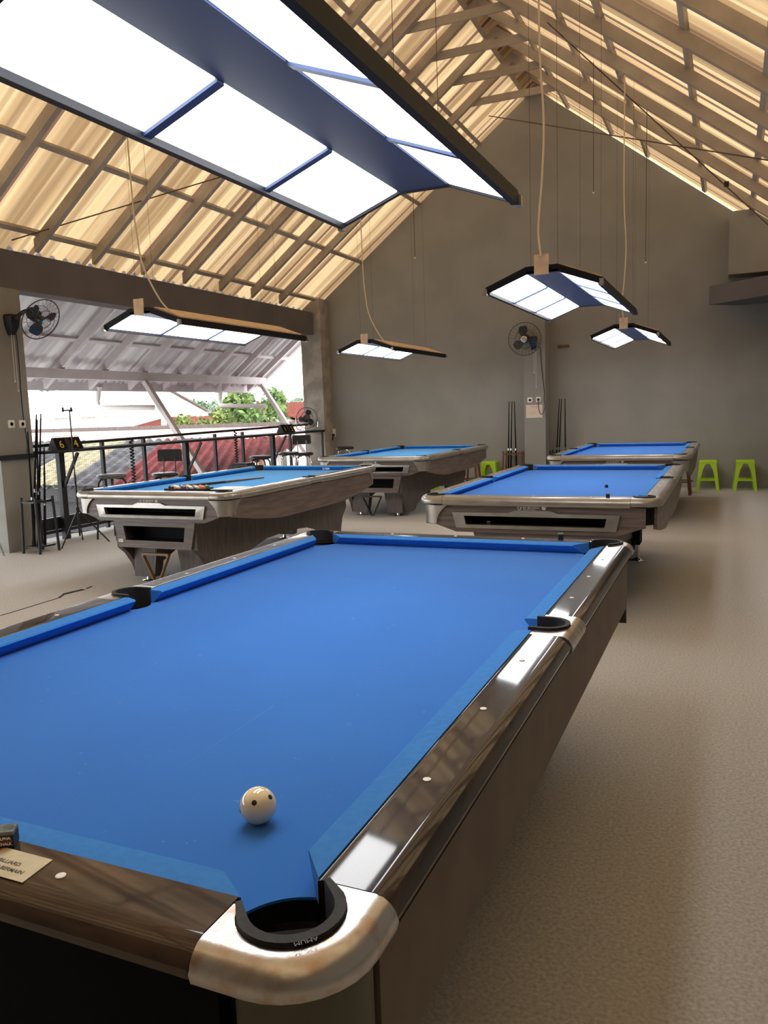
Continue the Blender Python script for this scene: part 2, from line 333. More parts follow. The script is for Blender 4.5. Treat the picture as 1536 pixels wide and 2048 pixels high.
def build_table(name, label, loc, sty, group):
    t = thing(name, label, 'pool table', loc, 0, group)
    cl, rail = sty['cloth'], sty['cushion']
    # bed with pocket cut-outs
    out = []
    for sx, sy in ((1, 1), (-1, 1), (-1, -1), (1, -1)):
        a = [(x*sx, y*sy) for x, y in arc(PCX, PCY, .098, -94.7, -175.3, 12)]
        s_ = [(x*sx, y*sy) for x, y in arc(.715, 0, .066, 180-57, 180, 6)]
        if sx*sy > 0: seq = a + (s_ if sx < 0 and False else [])
        else: seq = a[::-1]
        out.append((sx, sy, seq))
    poly = out[0][2] + out[1][2] + [(-x, y) for x, y in arc(.715, 0, .066, 122, 238, 10)] + out[2][2] + out[3][2] + [(x, y) for x, y in arc(.715, 0, .066, 238, 122, 10)]
    MB().prism(poly, ZB-.004, ZB).build('bed_cloth', cl, t, smooth=0); MB().prism(poly, ZB-.034, ZB-.0042).build('slate', 'matteblack', t, smooth=0)
    # cushions
    prof = [(.000, .036), (.003, .0405), (.010, .0415), (.050, .045), (.050, .002), (.032, .002), (.003, .0325)]
    def cushion(L0, L1, k0, k1, put):
        mb = MB(); rings = []
        for e, L, k in ((0, L0, k0), (1, L1, k1)):
            rings.append([put(u, L+(-k*u if e == 0 else k*u), ZB+z) for u, z in prof])
        # soften: extra rings
        mb.loft(rings, True, True); mb.build('cushion', rail, t, smooth=30)
    for sx in (1, -1):
        for sy in (1, -1):
            cushion(.066, HLY-.083, .25, 1.25, lambda u, l, z, sx=sx, sy=sy: (sx*(HWX+u), sy*l, z))
    for sy in (1, -1):
        cushion(-(HWX-.083), HWX-.083, 1.25, 1.25, lambda u, l, z, sy=sy: (l, sy*(HLY+u), z))
    # wooden rails
    rp = RPF if sty['metal_side'] else [(.686, .74), (.686, .797), (.688, .7995), (.692, .801), (.697, .801), (.758, .801), (.763, .8008), (.773, .7985), (.783, .793), (.791, .783), (.796, .770), (.797, .760), (.794, .745), (.786, .738)]
    lay = LAYF if sty['metal_side'] else LAY
    for sx in (1, -1):
        for sy in (1, -1):
            MB().loft([[(sx*x, sy*y, z) for x, z in rp] for y in (.102, 1.254)], True, True).build('rail', sty['rail'], t, smooth=30)
    for sy in (1, -1):
        MB().loft([[(x, sy*max(1.3215, y+OY-OX), z) for y, z in rp[2:]]+[(x, sy*1.321, .74), (x, sy*1.321, .797)] for x in (-.612, .612)], True, True).build('rail', sty['rail_end'], t, smooth=30)
    # sights
    for sx in (1, -1):
        for y in (-.9525, -.635, -.3175, .3175, .635, .9525):
            MB().lathe([(.0068, .798), (.0068, .8022), (.0055, .8025)], 12, Matrix.Translation((sx*.722, y, 0))).build('rail_sight', 'white', t)
    for sy in (1, -1):
        for x in (-.3175, 0, .3175):
            MB().lathe([(.0068, .798), (.0068, .8022), (.0055, .8025)], 12, Matrix.Translation((x*(1.155 if sy < 0 else 1), sy*1.366, 0))).build('rail_sight', 'white', t)
    # corner caps and liners
    for sx in (1, -1):
        for sy in (1, -1):
            o = []; nrm = []
            def P(x, y, nx=0, ny=0): o.append((x*sx, y*sy)); nrm.append((nx*sx, ny*sy))
            P(PCX+.012, 1.256); P(.74, 1.256); P(.772, 1.256); P(OX, 1.256, 1, 0)
            P(OX, 1.275, 1, 0)
            for i in range(9):
                a = math.radians(90*i/8); P(OX-.115+.115*math.cos(a), OY-.115+.115*math.sin(a), math.cos(a), math.sin(a))
            P(.65, OY, 0, 1); P(.614, OY, 0, 1); P(.614, 1.385); P(.614, 1.335)
            for x, y in arc(PCX, PCY, .067, 172, -80, 22): P(x, y)
            mb = MB(); solid(mb, o, nrm, lay); mb.build('corner_cap', sty['cap'], t, smooth=40)
            # rubber liner: U ring with arms + cup below
            mb = MB()
            inn = [(PCX-.052*math.cos(math.radians(45))-.026, PCY+.052*math.cos(math.radians(45))-.026)] + arc(PCX, PCY, .052, 135, -45, 18) + [(PCX+.052*.707-.026, PCY-.052*.707-.026)]
            ou = [(PCX-.060*.707-.026, PCY+.060*.707-.026)] + arc(PCX, PCY, .066, 135, -45, 18) + [(PCX+.060*.707-.026, PCY-.060*.707-.026)]
            def ring(zz, e=0): return [(p[0]*sx, p[1]*sy, zz) for p in ou]+[(p[0]*sx, p[1]*sy, zz) for p in inn[::-1]]
            mb.loft([ring(.735), ring(.808)], True, True)
            mb.build('pocket_liner', 'rubber', t, smooth=40)
            MB().lathe([(.058, .734), (.058, .63), (.0001, .62), (.0001, .622), (.0565, .632), (.0565, .734)], 20, Matrix.Translation((PCX*sx, PCY*sy, 0))).build('pocket_cup', 'matteblack', t, smooth=40)
        # side pocket
        o = []; nrm = []
        def P(x, y, nx=0, ny=0): o.append((x*sx, y)); nrm.append((nx*sx, 0))
        P(.688, -.101); P(.74, -.101); P(.772, -.101); P(OX+.002, -.101, 1); P(OX+.002, -.03, 1); P(OX+.002, .03, 1); P(OX+.002, .101, 1); P(.772, .101); P(.74, .101); P(.688, .101)
        P(.688, .066)
        for x, y in arc(.715, 0, .061, 105, -105, 18): P(x, y)
        P(.688, -.066)
        mb = MB(); solid(mb, o, nrm, lay); mb.build('side_cap', sty['cap'] if sty['metal_side'] else sty['rail'], t, smooth=40)
        inn = [(.675, .050)]+arc(.715, 0, .048, 90, -90, 16)+[(.675, -.050)]
        ou = [(.675, .060)]+arc(.715, 0, .060, 90, -90, 16)+[(.675, -.060)]
        mb = MB(); mb.loft([[(p[0]*sx, p[1], z) for p in ou]+[(p[0]*sx, p[1], z) for p in inn[::-1]] for z in (.735, .808)], True, True)
        mb.build('pocket_liner', 'rubber', t, smooth=40)
        MB().lathe([(.040, .734), (.040, .63), (.0001, .62), (.0001, .622), (.0385, .632), (.0385, .734)], 18, Matrix.Translation((.700*sx, 0, 0))).build('pocket_cup', 'matteblack', t, smooth=40)
    return t

# --- foreground table
fg = build_table('pool_table', 'nearest blue pool table with glossy dark rails and a worn bronze corner', (0, 0, 0),
                 dict(cloth='blue', cushion='bluerail', rail='darkwood', rail_end='darkwood_end', cap='bronze', metal_side=True), 'pool tables in the hall')
for sx in (1, -1):
    MB().prism([(-1.27, .545), (1.27, .545), (1.27, .738), (-1.27, .738)], -.010, .010, YZ(sx*.766)).build('side_panel', 'sidepanel', fg, smooth=0)
    for sy in (1, -1):
        # rounded corner post under the cap
        po = [(.645, 1.335), (.645, 1.385), (.655, 1.395)] + arc(.68, 1.295, .092, 90, 0, 7) + [(.772, 1.28), (.77, 1.28), (.70, 1.28)]
        MB().prism([(x*sx, y*sy) for x, y in po], .47, .752).build('corner_post', 'postmetal', fg, smooth=40)
        MB().prism([(x*sx, y*sy) for x, y in [(.60, 1.34), (.60, OY-.022), (.68, OY-.022)] + arc(.68, OY-.126, .104, 85, 5, 7) + [(OX-.020, 1.27), (.72, 1.27)]], .7522, .7566).build('gap_shade', 'matteblack', fg, smooth=40)  # black strip drawn in as the shade of the gap below the cap
for sy in (1, -1):
    MB().box(-.62, .62, sy*1.372-.012, sy*1.372+.012, .45, .75).build('end_panel', 'blackpanel', fg, smooth=0)
MB().box(-.47, .47, -1.12, 1.12, .03, .47).build('base_cabinet', 'blackpanel', fg, smooth=0)
mb = MB().box(-.55, .55, -1.15, 1.15, .475, .72); mb.build('under_frame', 'matteblack', fg, smooth=0)
for sx in (1, -1):
    for sy in (1, -1): MB().lathe([(.06, 0), (.06, .012), (.03, .016), (.03, .03)], 16, Matrix.Translation((sx*.40, sy*1.0, 0))).build('foot', 'chrome', fg)
M['scuff'] = mat('scuffed_nap', (78, 138, 208), .95, spec=.1)
for a, b, w in (((-.232, -.695), (-.19, -.64), .0016), ((-.18, -.63), (-.067, -.467), .001), ((.251, -.667), (.249, -.80), .0018), ((.249, -.80), (.248, -.986), .0012), ((-.005, .551), (-.009, .735), .0016), ((-.0, .50), (-.005, .551), .003), ((.25, -.65), (.251, -.667), .003)):
    MB().bar((*a, ZB+.00005), (*b, ZB+.00005), w, .0003).build('cloth_scuff', 'scuff', fg, smooth=0)
for sx in (1, -1): MB().box(min(sx*.770, sx*.780), max(sx*.770, sx*.780), -1.25, 1.25, .7385, .7645).build('rail_skirt', 'matteblack', fg, smooth=0)
# sticker on near rail, its text and a red mark
st = MB().prism([(.02, -1.342), (.328, -1.342), (.332, -1.396), (.02, -1.396)], .8014, .8022).build('rail_sticker', 'cream', fg, smooth=0)
text('sticker_text', 'BILLIARD.', .0098, 'ink', st, basis((.2985, -1.3705, .8022), (1, 0, 0), (0, 1, 0)), .0002, 'RIGHT')
text('sticker_text', 'NG BERMAIN', .0098, 'ink', st, basis((.3155, -1.3835, .8022), (1, 0, 0), (0, 1, 0)), .0002, 'RIGHT')
MB().tube([(.232+.007*math.cos(a), -1.351+.007*math.sin(a), .8024) for a in [2*PI*k/16 for k in range(16)]], .0012, 4, True).build('sticker_mark', 'red', st)
text('liner_text', 'AMUM', .0095, 'fangrey', fg, basis((.7335, -1.3705, .8081), (-.72, -.69, 0), (.69, -.72, 0)), .0004, 'CENTER')  # paler grey paints in the highlights on the rubber lettering

# --- modern silver and walnut tables
def modern(label, loc, cl, cu):
    t = build_table('pool_table', label, loc, dict(cloth=cl, cushion=cu, rail='ash', rail_end='ash_end', cap='silver', metal_side=False), 'pool tables in the hall')
    for sx in (1, -1):
        pz = [(-1.33, .60), (-1.0, .545), (-.6, .50), (.6, .50), (1.0, .545), (1.33, .60), (1.33, .738), (-1.33, .738)]
        MB().prism(pz, -.012, .012, YZ(sx*.752)).build('side_apron', 'walnut', t, smooth=0)
        MB().loft([[(sx*x, y, z) for x, z in ((.780, .748), (.7965, .752), (.798, .768), (.7945, .780), (.788, .787))] for y in (-1.253, -.103)], False, False).build('edge_trim', 'silver', t)
        MB().loft([[(sx*x, y, z) for x, z in ((.780, .748), (.7965, .752), (.798, .768), (.7945, .780), (.788, .787))] for y in (.103, 1.253)], False, False).build('edge_trim', 'silver', t)
    for sy in (1, -1):
        MB().loft([[(x, sy*(y+OY-OX), z) for y, z in ((.780, .748), (.7965, .752), (.798, .768), (.7945, .780), (.788, .787))] for x in (-.612, .612)], False, False).build('edge_trim', 'silver', t)
        for sx in (1, -1):
            # curved casting that drops from the corner cap
            def path(e, ins):
                xo, yo, r = OX-.024-ins, OY-.024-ins,   .108-ins
                pts = [(xo-r-e, yo)]+[(xo-r+r*math.cos(math.radians(a)), yo-r+r*math.sin(math.radians(a))) for a in (90, 70, 45, 20, 0)]+[(xo, yo-r-e)]
                return [(x*sx, y*sy) for x, y in pts]
            rings = []
            for k in range(9):
                f = k/8; z = .736-.126*f; e = .004+.075*(1-f)**2.2
                a = path(e, .006*f); b = path(e, .006*f+.009)
                rings.append([(x, y, z) for x, y in a]+[(x, y, z) for x, y in b[::-1]])
            MB().loft(rings, True, True).build('corner_casting', 'silver', t, smooth=50)
    # end aprons (near one carries the ball window)
    Y0 = -(OY-.055)
    mb = MB()
    mb.prism([(-.70, .738), (.70, .738), (.70, .67), (-.70, .67)], -.012, .012, XZ(Y0))
    mb.prism([(-.70, .67), (-.475, .67), (-.46, .605), (-.53, .555), (-.66, .60), (-.70, .61)], -.012, .012, XZ(Y0))
    mb.prism([(.70, .67), (.475, .67), (.46, .605), (.53, .555), (.66, .60), (.70, .61)], -.012, .012, XZ(Y0))
    mb.prism([(-.46, .605), (.46, .605), (.53, .555), (-.53, .555)], -.012, .012, XZ(Y0))
    ea = mb.build('end_apron', 'walnut_end', t, smooth=0)
    MB().prism([(-.70, .738), (.70, .738), (.70, .61), (.53, .555), (-.53, .555), (-.70, .61)], -.012, .012, XZ(-Y0)).build('end_apron', 'walnut_end', t, smooth=0)
    fo = [(-.55, .690), (-.165, .691), (-.112, .710), (.112, .710), (.165, .691), (.55, .690), (.525, .585), (-.525, .585)]
    fi = [(-.472, .668), (-.165, .668), (-.112, .668), (.112, .668), (.165, .668), (.472, .668), (.458, .608), (-.458, .608)]
    yf = Y0-.013
    MB().loft([[(x, yf, z) for x, z in fo], [(x, yf-.014, z) for x, z in fo], [(x*.99, yf-.018, z) for x, z in fi], [(x, yf+.02, z) for x, z in fi]], False, True).build('window_frame', 'silver', t, smooth=30)
    MB().box(-.48, .48, Y0+.014, Y0+.20, .60, .672).build('ball_tray', 'matteblack', t, smooth=0)
    if True:
        bpy.data.objects.remove([c for c in t.children if c.name.startswith('ball_tray')][0])
        rec = MB()
        rec.box(-.48, .48, Y0+.20, Y0+.21, .59, .69); rec.box(-.48, .48, Y0+.012, Y0+.20, .595, .604); rec.box(-.48, .48, Y0+.012, Y0+.20, .672, .68)
        rec.box(-.49, -.478, Y0+.012, Y0+.20, .60, .676); rec.box(.478, .49, Y0+.012, Y0+.20, .60, .676)
        rec.build('ball_tray', 'matteblack', t, smooth=0)
    # logo
    text('logo_text', 'aramith', .036, 'logo', t, basis((-.068, Y0-.0125, .7225), (1, 0, 0), (0, 0, 1)), .0008)
    text('logo_text', 'BILLIARD BALLS', .0115, 'logo', t, basis((-.066, Y0-.0125, .7115), (1, 0, 0), (0, 0, 1)), .0008)
    lm = MB()
    for k, r in ((0, .0155), (1, .010)):
        lm.tube([(-.09+(.006 if k else 0)+r*math.cos(a)*.75, Y0-.0135, .7275+r*math.sin(a)) for a in [math.radians(100+k*180+i*22) for i in range(11)]], .0022, 5)
    lm.bar((-.084, Y0-.0135, .744), (-.084, Y0-.0135, .716), .004, .003, (0, 1, 0)); lm.bar((-.096, Y0-.0135, .744), (-.096, Y0-.0135, .722), .004, .003, (0, 1, 0))
    lm.build('logo_mark', 'logo', t)
    MB().lathe([(.0145, -.001), (.0145, .001), (.012, .0022)], 20, align((.072, Y0-.0135, .728), (0, -1, 0))).build('logo_ball', 'logo', t)
    # lower cabinet with a second window
    yl = -1.36; lb = MB()
    def trap(z): f = (z-.33)/(.53-.33); return .365+.045*f
    lb.prism([(-trap(.55), .553), (trap(.55), .553), (trap(.51), .51), (-trap(.51), .51)], 0, .02, XZ(yl))
    lb.prism([(-trap(.39), .39), (trap(.39), .39), (trap(.33), .33), (-trap(.33), .33)], 0, .02, XZ(yl))
    for sx in (1, -1):
        lb.prism([(sx*trap(.51), .51), (sx*.315, .51), (sx*.295, .39), (sx*trap(.39), .39)], 0, .02, XZ(yl))
        lb.prism([(sx*trap(.55), .553), (sx*(trap(.55)-.02), .553), (sx*(trap(.33)-.02), .33), (sx*trap(.33), .33)], .0201, .34, XZ(yl))
    lb.box(-.355, .355, yl+.02, yl+.34, .33, .345)
    lb.build('lower_cabinet', 'walnut_end', t, smooth=0)
    lr = MB(); lr.box(-.34, .34, yl+.16, yl+.17, .38, .53); lr.box(-.335, .335, yl+.021, yl+.16, .375, .385); lr.box(-.34, .34, yl+.021, yl+.16, .515, .52)
    lr.build('lower_tray', 'matteblack', t, smooth=0)
    MB().box(-.372, -.325, yl-.003, yl-.0005, .372, .398).build('number_tag', 'white', t, smooth=0)
    text('tag_text', 'M-03', .014, 'ink', t, basis((-.368, yl-.0034, .38), (1, 0, 0), (0, 0, 1)), .0003)
    # body: arched side panels, legs, feet
    yz = [(-1.34, .54), (1.34, .54), (1.36, .34), (1.26, .24), (1.22, .13), (1.20, .045), (1.0, .045), (.8, .16), (.5, .24), (.1, .27), (-.3, .255), (-.62, .19), (-.86, .10), (-.94, .045), (-1.14, .045), (-1.18, .15), (-1.26, .26), (-1.34, .325)]
    for sx in (1, -1):
        MB().prism(yz, -.025, .025, YZ(sx*.385)).build('side_panel', 'walnut_dark', t, smooth=0)
        for sy in (1, -1):
            xa, xb = sorted((sx*.10, sx*.358))
            MB().loft([[(xa+i, sy*1.16-.05, z), (xb, sy*1.16-.05, z), (xb, sy*1.16+.05, z), (xa+i, sy*1.16+.05, z)] if sx > 0 else [(xa, sy*1.16-.05, z), (xb-i, sy*1.16-.05, z), (xb-i, sy*1.16+.05, z), (xa, sy*1.16+.05, z)] for i, z in ((.05, .05), (0, .33))], True, True).build('leg', 'walnut_dark', t, smooth=0)
            MB().lathe([(.055, 0), (.055, .008), (.022, .014), (.016, .05)], 16, Matrix.Translation((sx*.27, sy*1.14, 0))).build('foot', 'chrome', t)
    MB().box(-.36, .36, -1.0, 1.33, .30, .54).build('inner_body', 'matteblack', t, smooth=0)
    return t
T2 = modern('blue pool table in the middle right with a black chalk cube on its cloth', (-.01, 4.37, 0), 'blue', 'bluerail')
T3 = modern('teal pool table at left holding a cue, a paper and a tray of balls', (-3.15, 4.38, 0), 'teal', 'tealrail')
T5 = copy_tree(T2, (-.02, 8.53, 0), 0, 'farthest blue pool table before the back wall at right')
T4 = copy_tree(T3, (-3.11, 8.62, 0), 0, 'empty teal pool table at the back left')
# this table has lost the casting of its near right corner; a support leg shows below it
for c in list(T2.children):
    if c.name.startswith('corner_casting') and sum(v.co.x for v in c.data.vertices) > 0 and sum(v.co.y for v in c.data.vertices) < 0: bpy.data.objects.remove(c)
MB().tube(wavy([(.70, -1.30, .73), (.72, -1.33, .68), (.69, -1.30, .63), (.66, -1.25, .60), (.55, -1.2, .56)]), .006, 6).build('loose_wire', 'matteblack', T2)
MB().box(.40, .47, .60, .80, .16, .50).build('support_leg', 'matteblack', T2, smooth=0)
MB().lathe([(.075, 0), (.075, .01), (.03, .02), (.02, .03), (.02, .16)], 20, Matrix.Translation((.44, .72, 0))).build('support_foot', 'chrome', T2)
text('cloth_print', 'CPBA', .036, 'white', T3, basis((.18, HLY+.0005, ZB+.008), (1, 0, 0), (0, .3, 1)), .0004)

# ------------------------------------------------------------------ hanging lamps
def lamp(label, cx, cy, zc, L=2.08, dw=.012):
    t = thing('hanging_table_lamp', label, 'lamp', (cx, cy, zc), 0, 'gull wing lamps over the pool tables')
    h = L/2; WX, WZ = .385, -.105; S = .105
    slope = WZ/(WX-S)
    wz = lambda x: (abs(x)-S)*slope
    MB().box(-S, S, -h, h, 0, .014).build('spine', 'navy', t, smooth=0)
    for sy in (1, -1):
        y0, y1 = (h-.02, h) if sy > 0 else (-h, -h+.02)
        MB().prism([(-WX, WZ-.004), (-S, -.004), (S, -.004), (WX, WZ-.004), (WX, WZ+.04), (S, .045), (-S, .045), (-WX, WZ+.04)], y0, y1, XZ(0)).build('end_bar', 'blackframe', t, smooth=0)
    for sx in (1, -1):
        MB().bar((sx*(WX-.011), -h+.0205, WZ+.020), (sx*(WX-.011), h-.0205, WZ+.020), .026, .052).build('edge_bar', 'blackframe', t, smooth=0)
        # opaque cover above the diffusers
        MB().loft([[(sx*S, y, .035), (sx*(WX-.02), y, wz(WX-.02)+.035), (sx*(WX-.02), y, wz(WX-.02)+.041), (sx*S, y, .041)] for y in (-h+.021, h-.021)], True, True).build('top_cover', 'blackframe', t, smooth=0)
        for k in (1, 2):
            y = -h+L*k/3
            MB().loft([[(sx*(S+.002), yy, -.006), (sx*(WX-.024), yy, wz(WX-.024)-.006), (sx*(WX-.024), yy, wz(WX-.024)+.02), (sx*(S+.002), yy, .02)] for yy in (y-dw, y+dw)], True, True).build('divider', 'navy', t, smooth=0)
        for k in range(3):
            ya, yb = -h+L*k/3+dw+.001+(.012 if k == 0 else 0), -h+L*(k+1)/3-dw-.001-(.012 if k == 2 else 0)
            MB().loft([[(sx*(S+.008), y, wz(S+.008)+.004), (sx*(WX-.027), y, wz(WX-.027)+.004), (sx*(WX-.027), y, wz(WX-.027)+.009), (sx*(S+.008), y, wz(S+.008)+.009)] for y in (ya, yb)], True, True).build('light_panel', 'panel', t, smooth=0)
        for sy in (1, -1):
            MB().box(sx*WX-.012, sx*WX+.012, sy*h-.014, sy*h+.014, WZ-.012, WZ+.03).build('end_clip', 'silver', t, smooth=0)
    MB().loft([[(S+.02, y, wz(S+.02)+.043), (WX-.01, y, wz(WX-.01)+.043), (WX-.01, y, wz(WX-.01)+.056), (S+.02, y, wz(S+.02)+.056)] for y in (-h+.03, h-.1)], True, True).build('top_board', 'tan', t, smooth=0)
    return t
def rigging(t, zc, cy, cx, L=2.08, cord=None):
    h = L/2
    MB().box(-.048, .048, -h-.012, -h-.003, -.015, .115).build('hanger_plate', 'tan', t, smooth=0)
    for sx in (1, -1):
        for y in (-h+.08, h-.08):
            z1 = roofz(cx+sx*.09)-zc-.06
            MB().tube([(sx*.09, y, .014), (sx*.09, y, z1)], .0013, 4).build('hanging_wire', 'wire', t)
    if cord: MB().tube(cord, .0065, 6).build('power_cord', 'cordm', t)
LAMPS = [(0.0, .13, 2.272, 'large nearest hanging lamp over the dark railed blue table'),
         (-.005, 4.32, 2.258, 'gull wing lamp over the middle right blue table'),
         (-3.25, 4.20, 2.235, 'gull wing lamp in front of the open side over the left teal table'),
         (-3.17, 8.36, 2.255, 'gull wing lamp over the empty teal table at the back left'),
         (-.01, 8.75, 2.255, 'smallest looking gull wing lamp over the farthest blue table')]
lobj = []
for cx, cy, zc, lab in LAMPS:
    LL = 1.90 if cy < 1 else 2.08
    t = lamp(lab, cx, cy, zc, LL, .016 if cy < 1 else .012); lobj.append(t)
def cordpts(cx, zc, kind):
    top = roofz(cx)-zc-.07
    if kind == 'straight': return wavy([(0, -1.06, .10), (-.015, -1.06, .28), (.012, -1.06, .6), (.025, -1.06, .95), (0, -1.06, 1.5), (.003, -1.06, top)])
    return wavy([(.28, -1.0, -.01), (.20, -1.03, .10), (.09, -1.05, .33), (.05, -1.06, .55), (.02, -1.06, 1.1), (.015, -1.06, top)])
for (cx, cy, zc, lab), t, k in zip(LAMPS, lobj, ('none', 'straight', 'side', 'side', 'straight')):
    rigging(t, zc, cy, cx, 1.90 if cy < 1 else 2.08, cordpts(cx, zc, k) if k != 'none' else None)

# ------------------------------------------------------------------ balls, chalk, cue on the tables
def ball(name, label, loc, r, m, dots=False, stripe=None, group=None):
    o = MB().sphere((0, 0, 0), r, 32, 20).build(name, m, None, 180, loc); tag(o, label, 'ball', group)
    return o
cb = ball('cue_ball', 'ivory cue ball with black dots near the bronze corner pocket', (.4912, -1.0892, ZB+.0287), .02858, 'ivory')
dotm = MB()
view = (CAM-Vector(cb.location)).normalized()
rtv = rt2
for dx, dy in ((-.24*.9, .16*.9), (.74, .52), (.22, -.93), (-.93, -.3)):
    z2 = max(0, 1-dx*dx-dy*dy)**.5
    n = (rt2*dx+up2*dy+view*z2).normalized()
    MB().lathe([(.0041, -.0010), (.0041, .00006), (.0038, .00025), (.0001, .0003)], 16, align(n*.02852, n)).build('black_dot', 'black', cb, 40)
def chalk(label, loc, rz, texted=False, m='chalk'):
    s = .0115; t = thing('chalk_cube', label, 'chalk', loc, rz, 'cue chalk cubes')
    MB().box(-s, s, -s, s, 0, .019).build('wrapper', 'black', t, smooth=0)
    mb = MB(); n = 16
    rings = []
    sq = []
    for k in range(n):
        a = 2*PI*k/n+PI/4; c, s2 = math.cos(a), math.sin(a); f = s/max(abs(c), abs(s2)); sq.append((c*f, s2*f))
    rings.append([(x, y, .0191) for x, y in sq]); rings.append([(x, y, .024) for x, y in sq])
    for q, z in ((.85, .0235), (.6, .0205), (.3, .019), (.01, .0185)): rings.append([(s*q*math.cos(2*PI*k/n+PI/4), s*q*math.sin(2*PI*k/n+PI/4), z) for k in range(n)])
    mb.loft(rings, True, True).build('chalk_top', m, t, smooth=40)
    if texted:
        text('wrapper_text', 'ALPHA', .0056, 'logo', t, basis((-.0098, -s-.0002, .0125), (1, 0, 0), (0, 0, 1)), .0002)
        text('wrapper_text', 'CHALK', .0056, 'logo', t, basis((-.0098, -s-.0002, .0045), (1, 0, 0), (0, 0, 1)), .0002)
        MB().box(-.0098, .0098, -s-.0005, -s-.0001, .0100, .0106).build('wrapper_line', 'red', t, smooth=0)
    return t
chalk('black chalk cube on the near rail by the cream sticker', (.2355, -1.3335, .8015), math.radians(32), True)
chalk('small chalk cube standing on the far rail of the nearest table', (.479, 1.392, .8015), .3)
chalk('chalk cube lying on the cloth of the middle right blue table', (.31, 4.03, ZB+.0005), .2)
chalk('chalk cube at the near cushion of the middle right table', (.462, 2.995, .802), .1)
chalk('chalk cube resting inside the ball window of the middle right table', (-.32, 3.02, .6045), .15)
# tray of balls
tray = thing('ball_tray', 'black tray of pool balls on the left teal table', 'tray', (-3.04, 3.37, ZB+.001), math.radians(4))
mb = MB(); mb.box(-.19, .19, -.07, .07, 0, .004)
mb.build('base', 'black', tray, smooth=0)
for a, b in (((-.192, -.066), (-.192, .066)), ((.192, -.066), (.192, .066)), ((-.196, -.068), (.196, -.068)), ((-.196, .068), (.196, .068))):
    MB().bar((*a, .021), (*b, .021), .008, .034).build('rim', 'black', tray, smooth=0)
cols = [('yellow', (232, 184, 30)), ('blue', (30, 70, 160)), ('red', (196, 36, 30)), ('purple', (84, 40, 110)), ('orange', (226, 110, 30)), ('green', (20, 104, 60)), ('maroon', (110, 30, 34))]
for cn, c in cols: M['b_'+cn] = mat('ball_'+cn, c, .1, coat=.5)
M['b_black'] = mat('ball_black', (14, 14, 15), .1, coat=.5)
Tt = Matrix.Translation((-3.04, 3.37, ZB+.0055)) @ Matrix.Rotation(math.radians(4), 4, 'Z')
names = [('solid '+cn, 'b_'+cn, False) for cn, c in cols]+[('black', 'b_black', False)]+[('white striped '+cn, 'b_'+cn, True) for cn, c in cols]
names = names[:8]+names[9:13]; random.shuffle(names)
for i, (nm, m, stripe) in enumerate(names):
    q = Tt @ Vector((-.155+.062*(i % 6), -.031+.062*(i//6), .0287))
    o = ball('pool_ball', nm+' pool ball in the black tray on the teal table', q, .0285, 'ivory' if stripe else m, group='pool balls in the black tray')
    if stripe:
        MB().lathe([(.0263, -.0115), (.0281, -.006), (.0287, 0), (.0281, .006), (.0263, .0115)], 24, align((0, 0, 0), (.5, .2, .8))).build('stripe', m, o, 60)
cue = thing('pool_cue', 'pool cue lying along the cloth of the left teal table', 'cue', (0, 0, 0), 0, 'pool cues in the hall')
a = Vector((-3.36, 3.69, ZB+.016)); b = Vector((-3.08, 4.62, ZB+.012))
MB().tube([a, a+(b-a)*.5], [.0145, .0115], 10).build('butt', 'black', cue)
MB().tube([a+(b-a)*.501, b], [.0113, .0065], 10).build('shaft', 'brownwood', cue)
cp = thing('clipboard', 'white sheet on a clipboard beside the tray on the left teal table', 'clipboard', (-2.70, 3.52, ZB+.001), math.radians(6))
MB().box(-.15, .15, -.13, .13, 0, .022).build('board', 'black', cp, smooth=0); MB().box(-.145, .145, -.125, .125, .0222, .026).build('sheet', 'white', cp, smooth=0)

# triangle racks hanging under tables
def trirack(label, loc, m):
    t = thing('triangle_rack', label, 'triangle rack', loc, 0, 'triangle racks hanging under tables')
    pts = [(-.14, 0, .27), (-.13, 0, .285), (.13, 0, .285), (.14, 0, .27), (.015, 0, .02), (-.015, 0, .02)]
    MB().loft([[(x, -.016, z) for x, y, z in pts], [(x, .016, z) for x, y, z in pts], [(x*.86, .016, .155+(z-.155)*.86) for x, y, z in pts], [(x*.86, -.016, .155+(z-.155)*.86) for x, y, z in pts]], False, True, True).build('frame', m, t, smooth=30)
    MB().tube([(0, 0, .275), (0, 0, .326)], .004, 6).build('hook', 'black', t)
    return t
trirack('bronze wooden triangle rack hanging under the left teal table', (-3.17, 3.05, .0), 'trirack')
trirack('black triangle rack hanging under the empty back teal table', (-3.13, 7.29, .0), 'black')

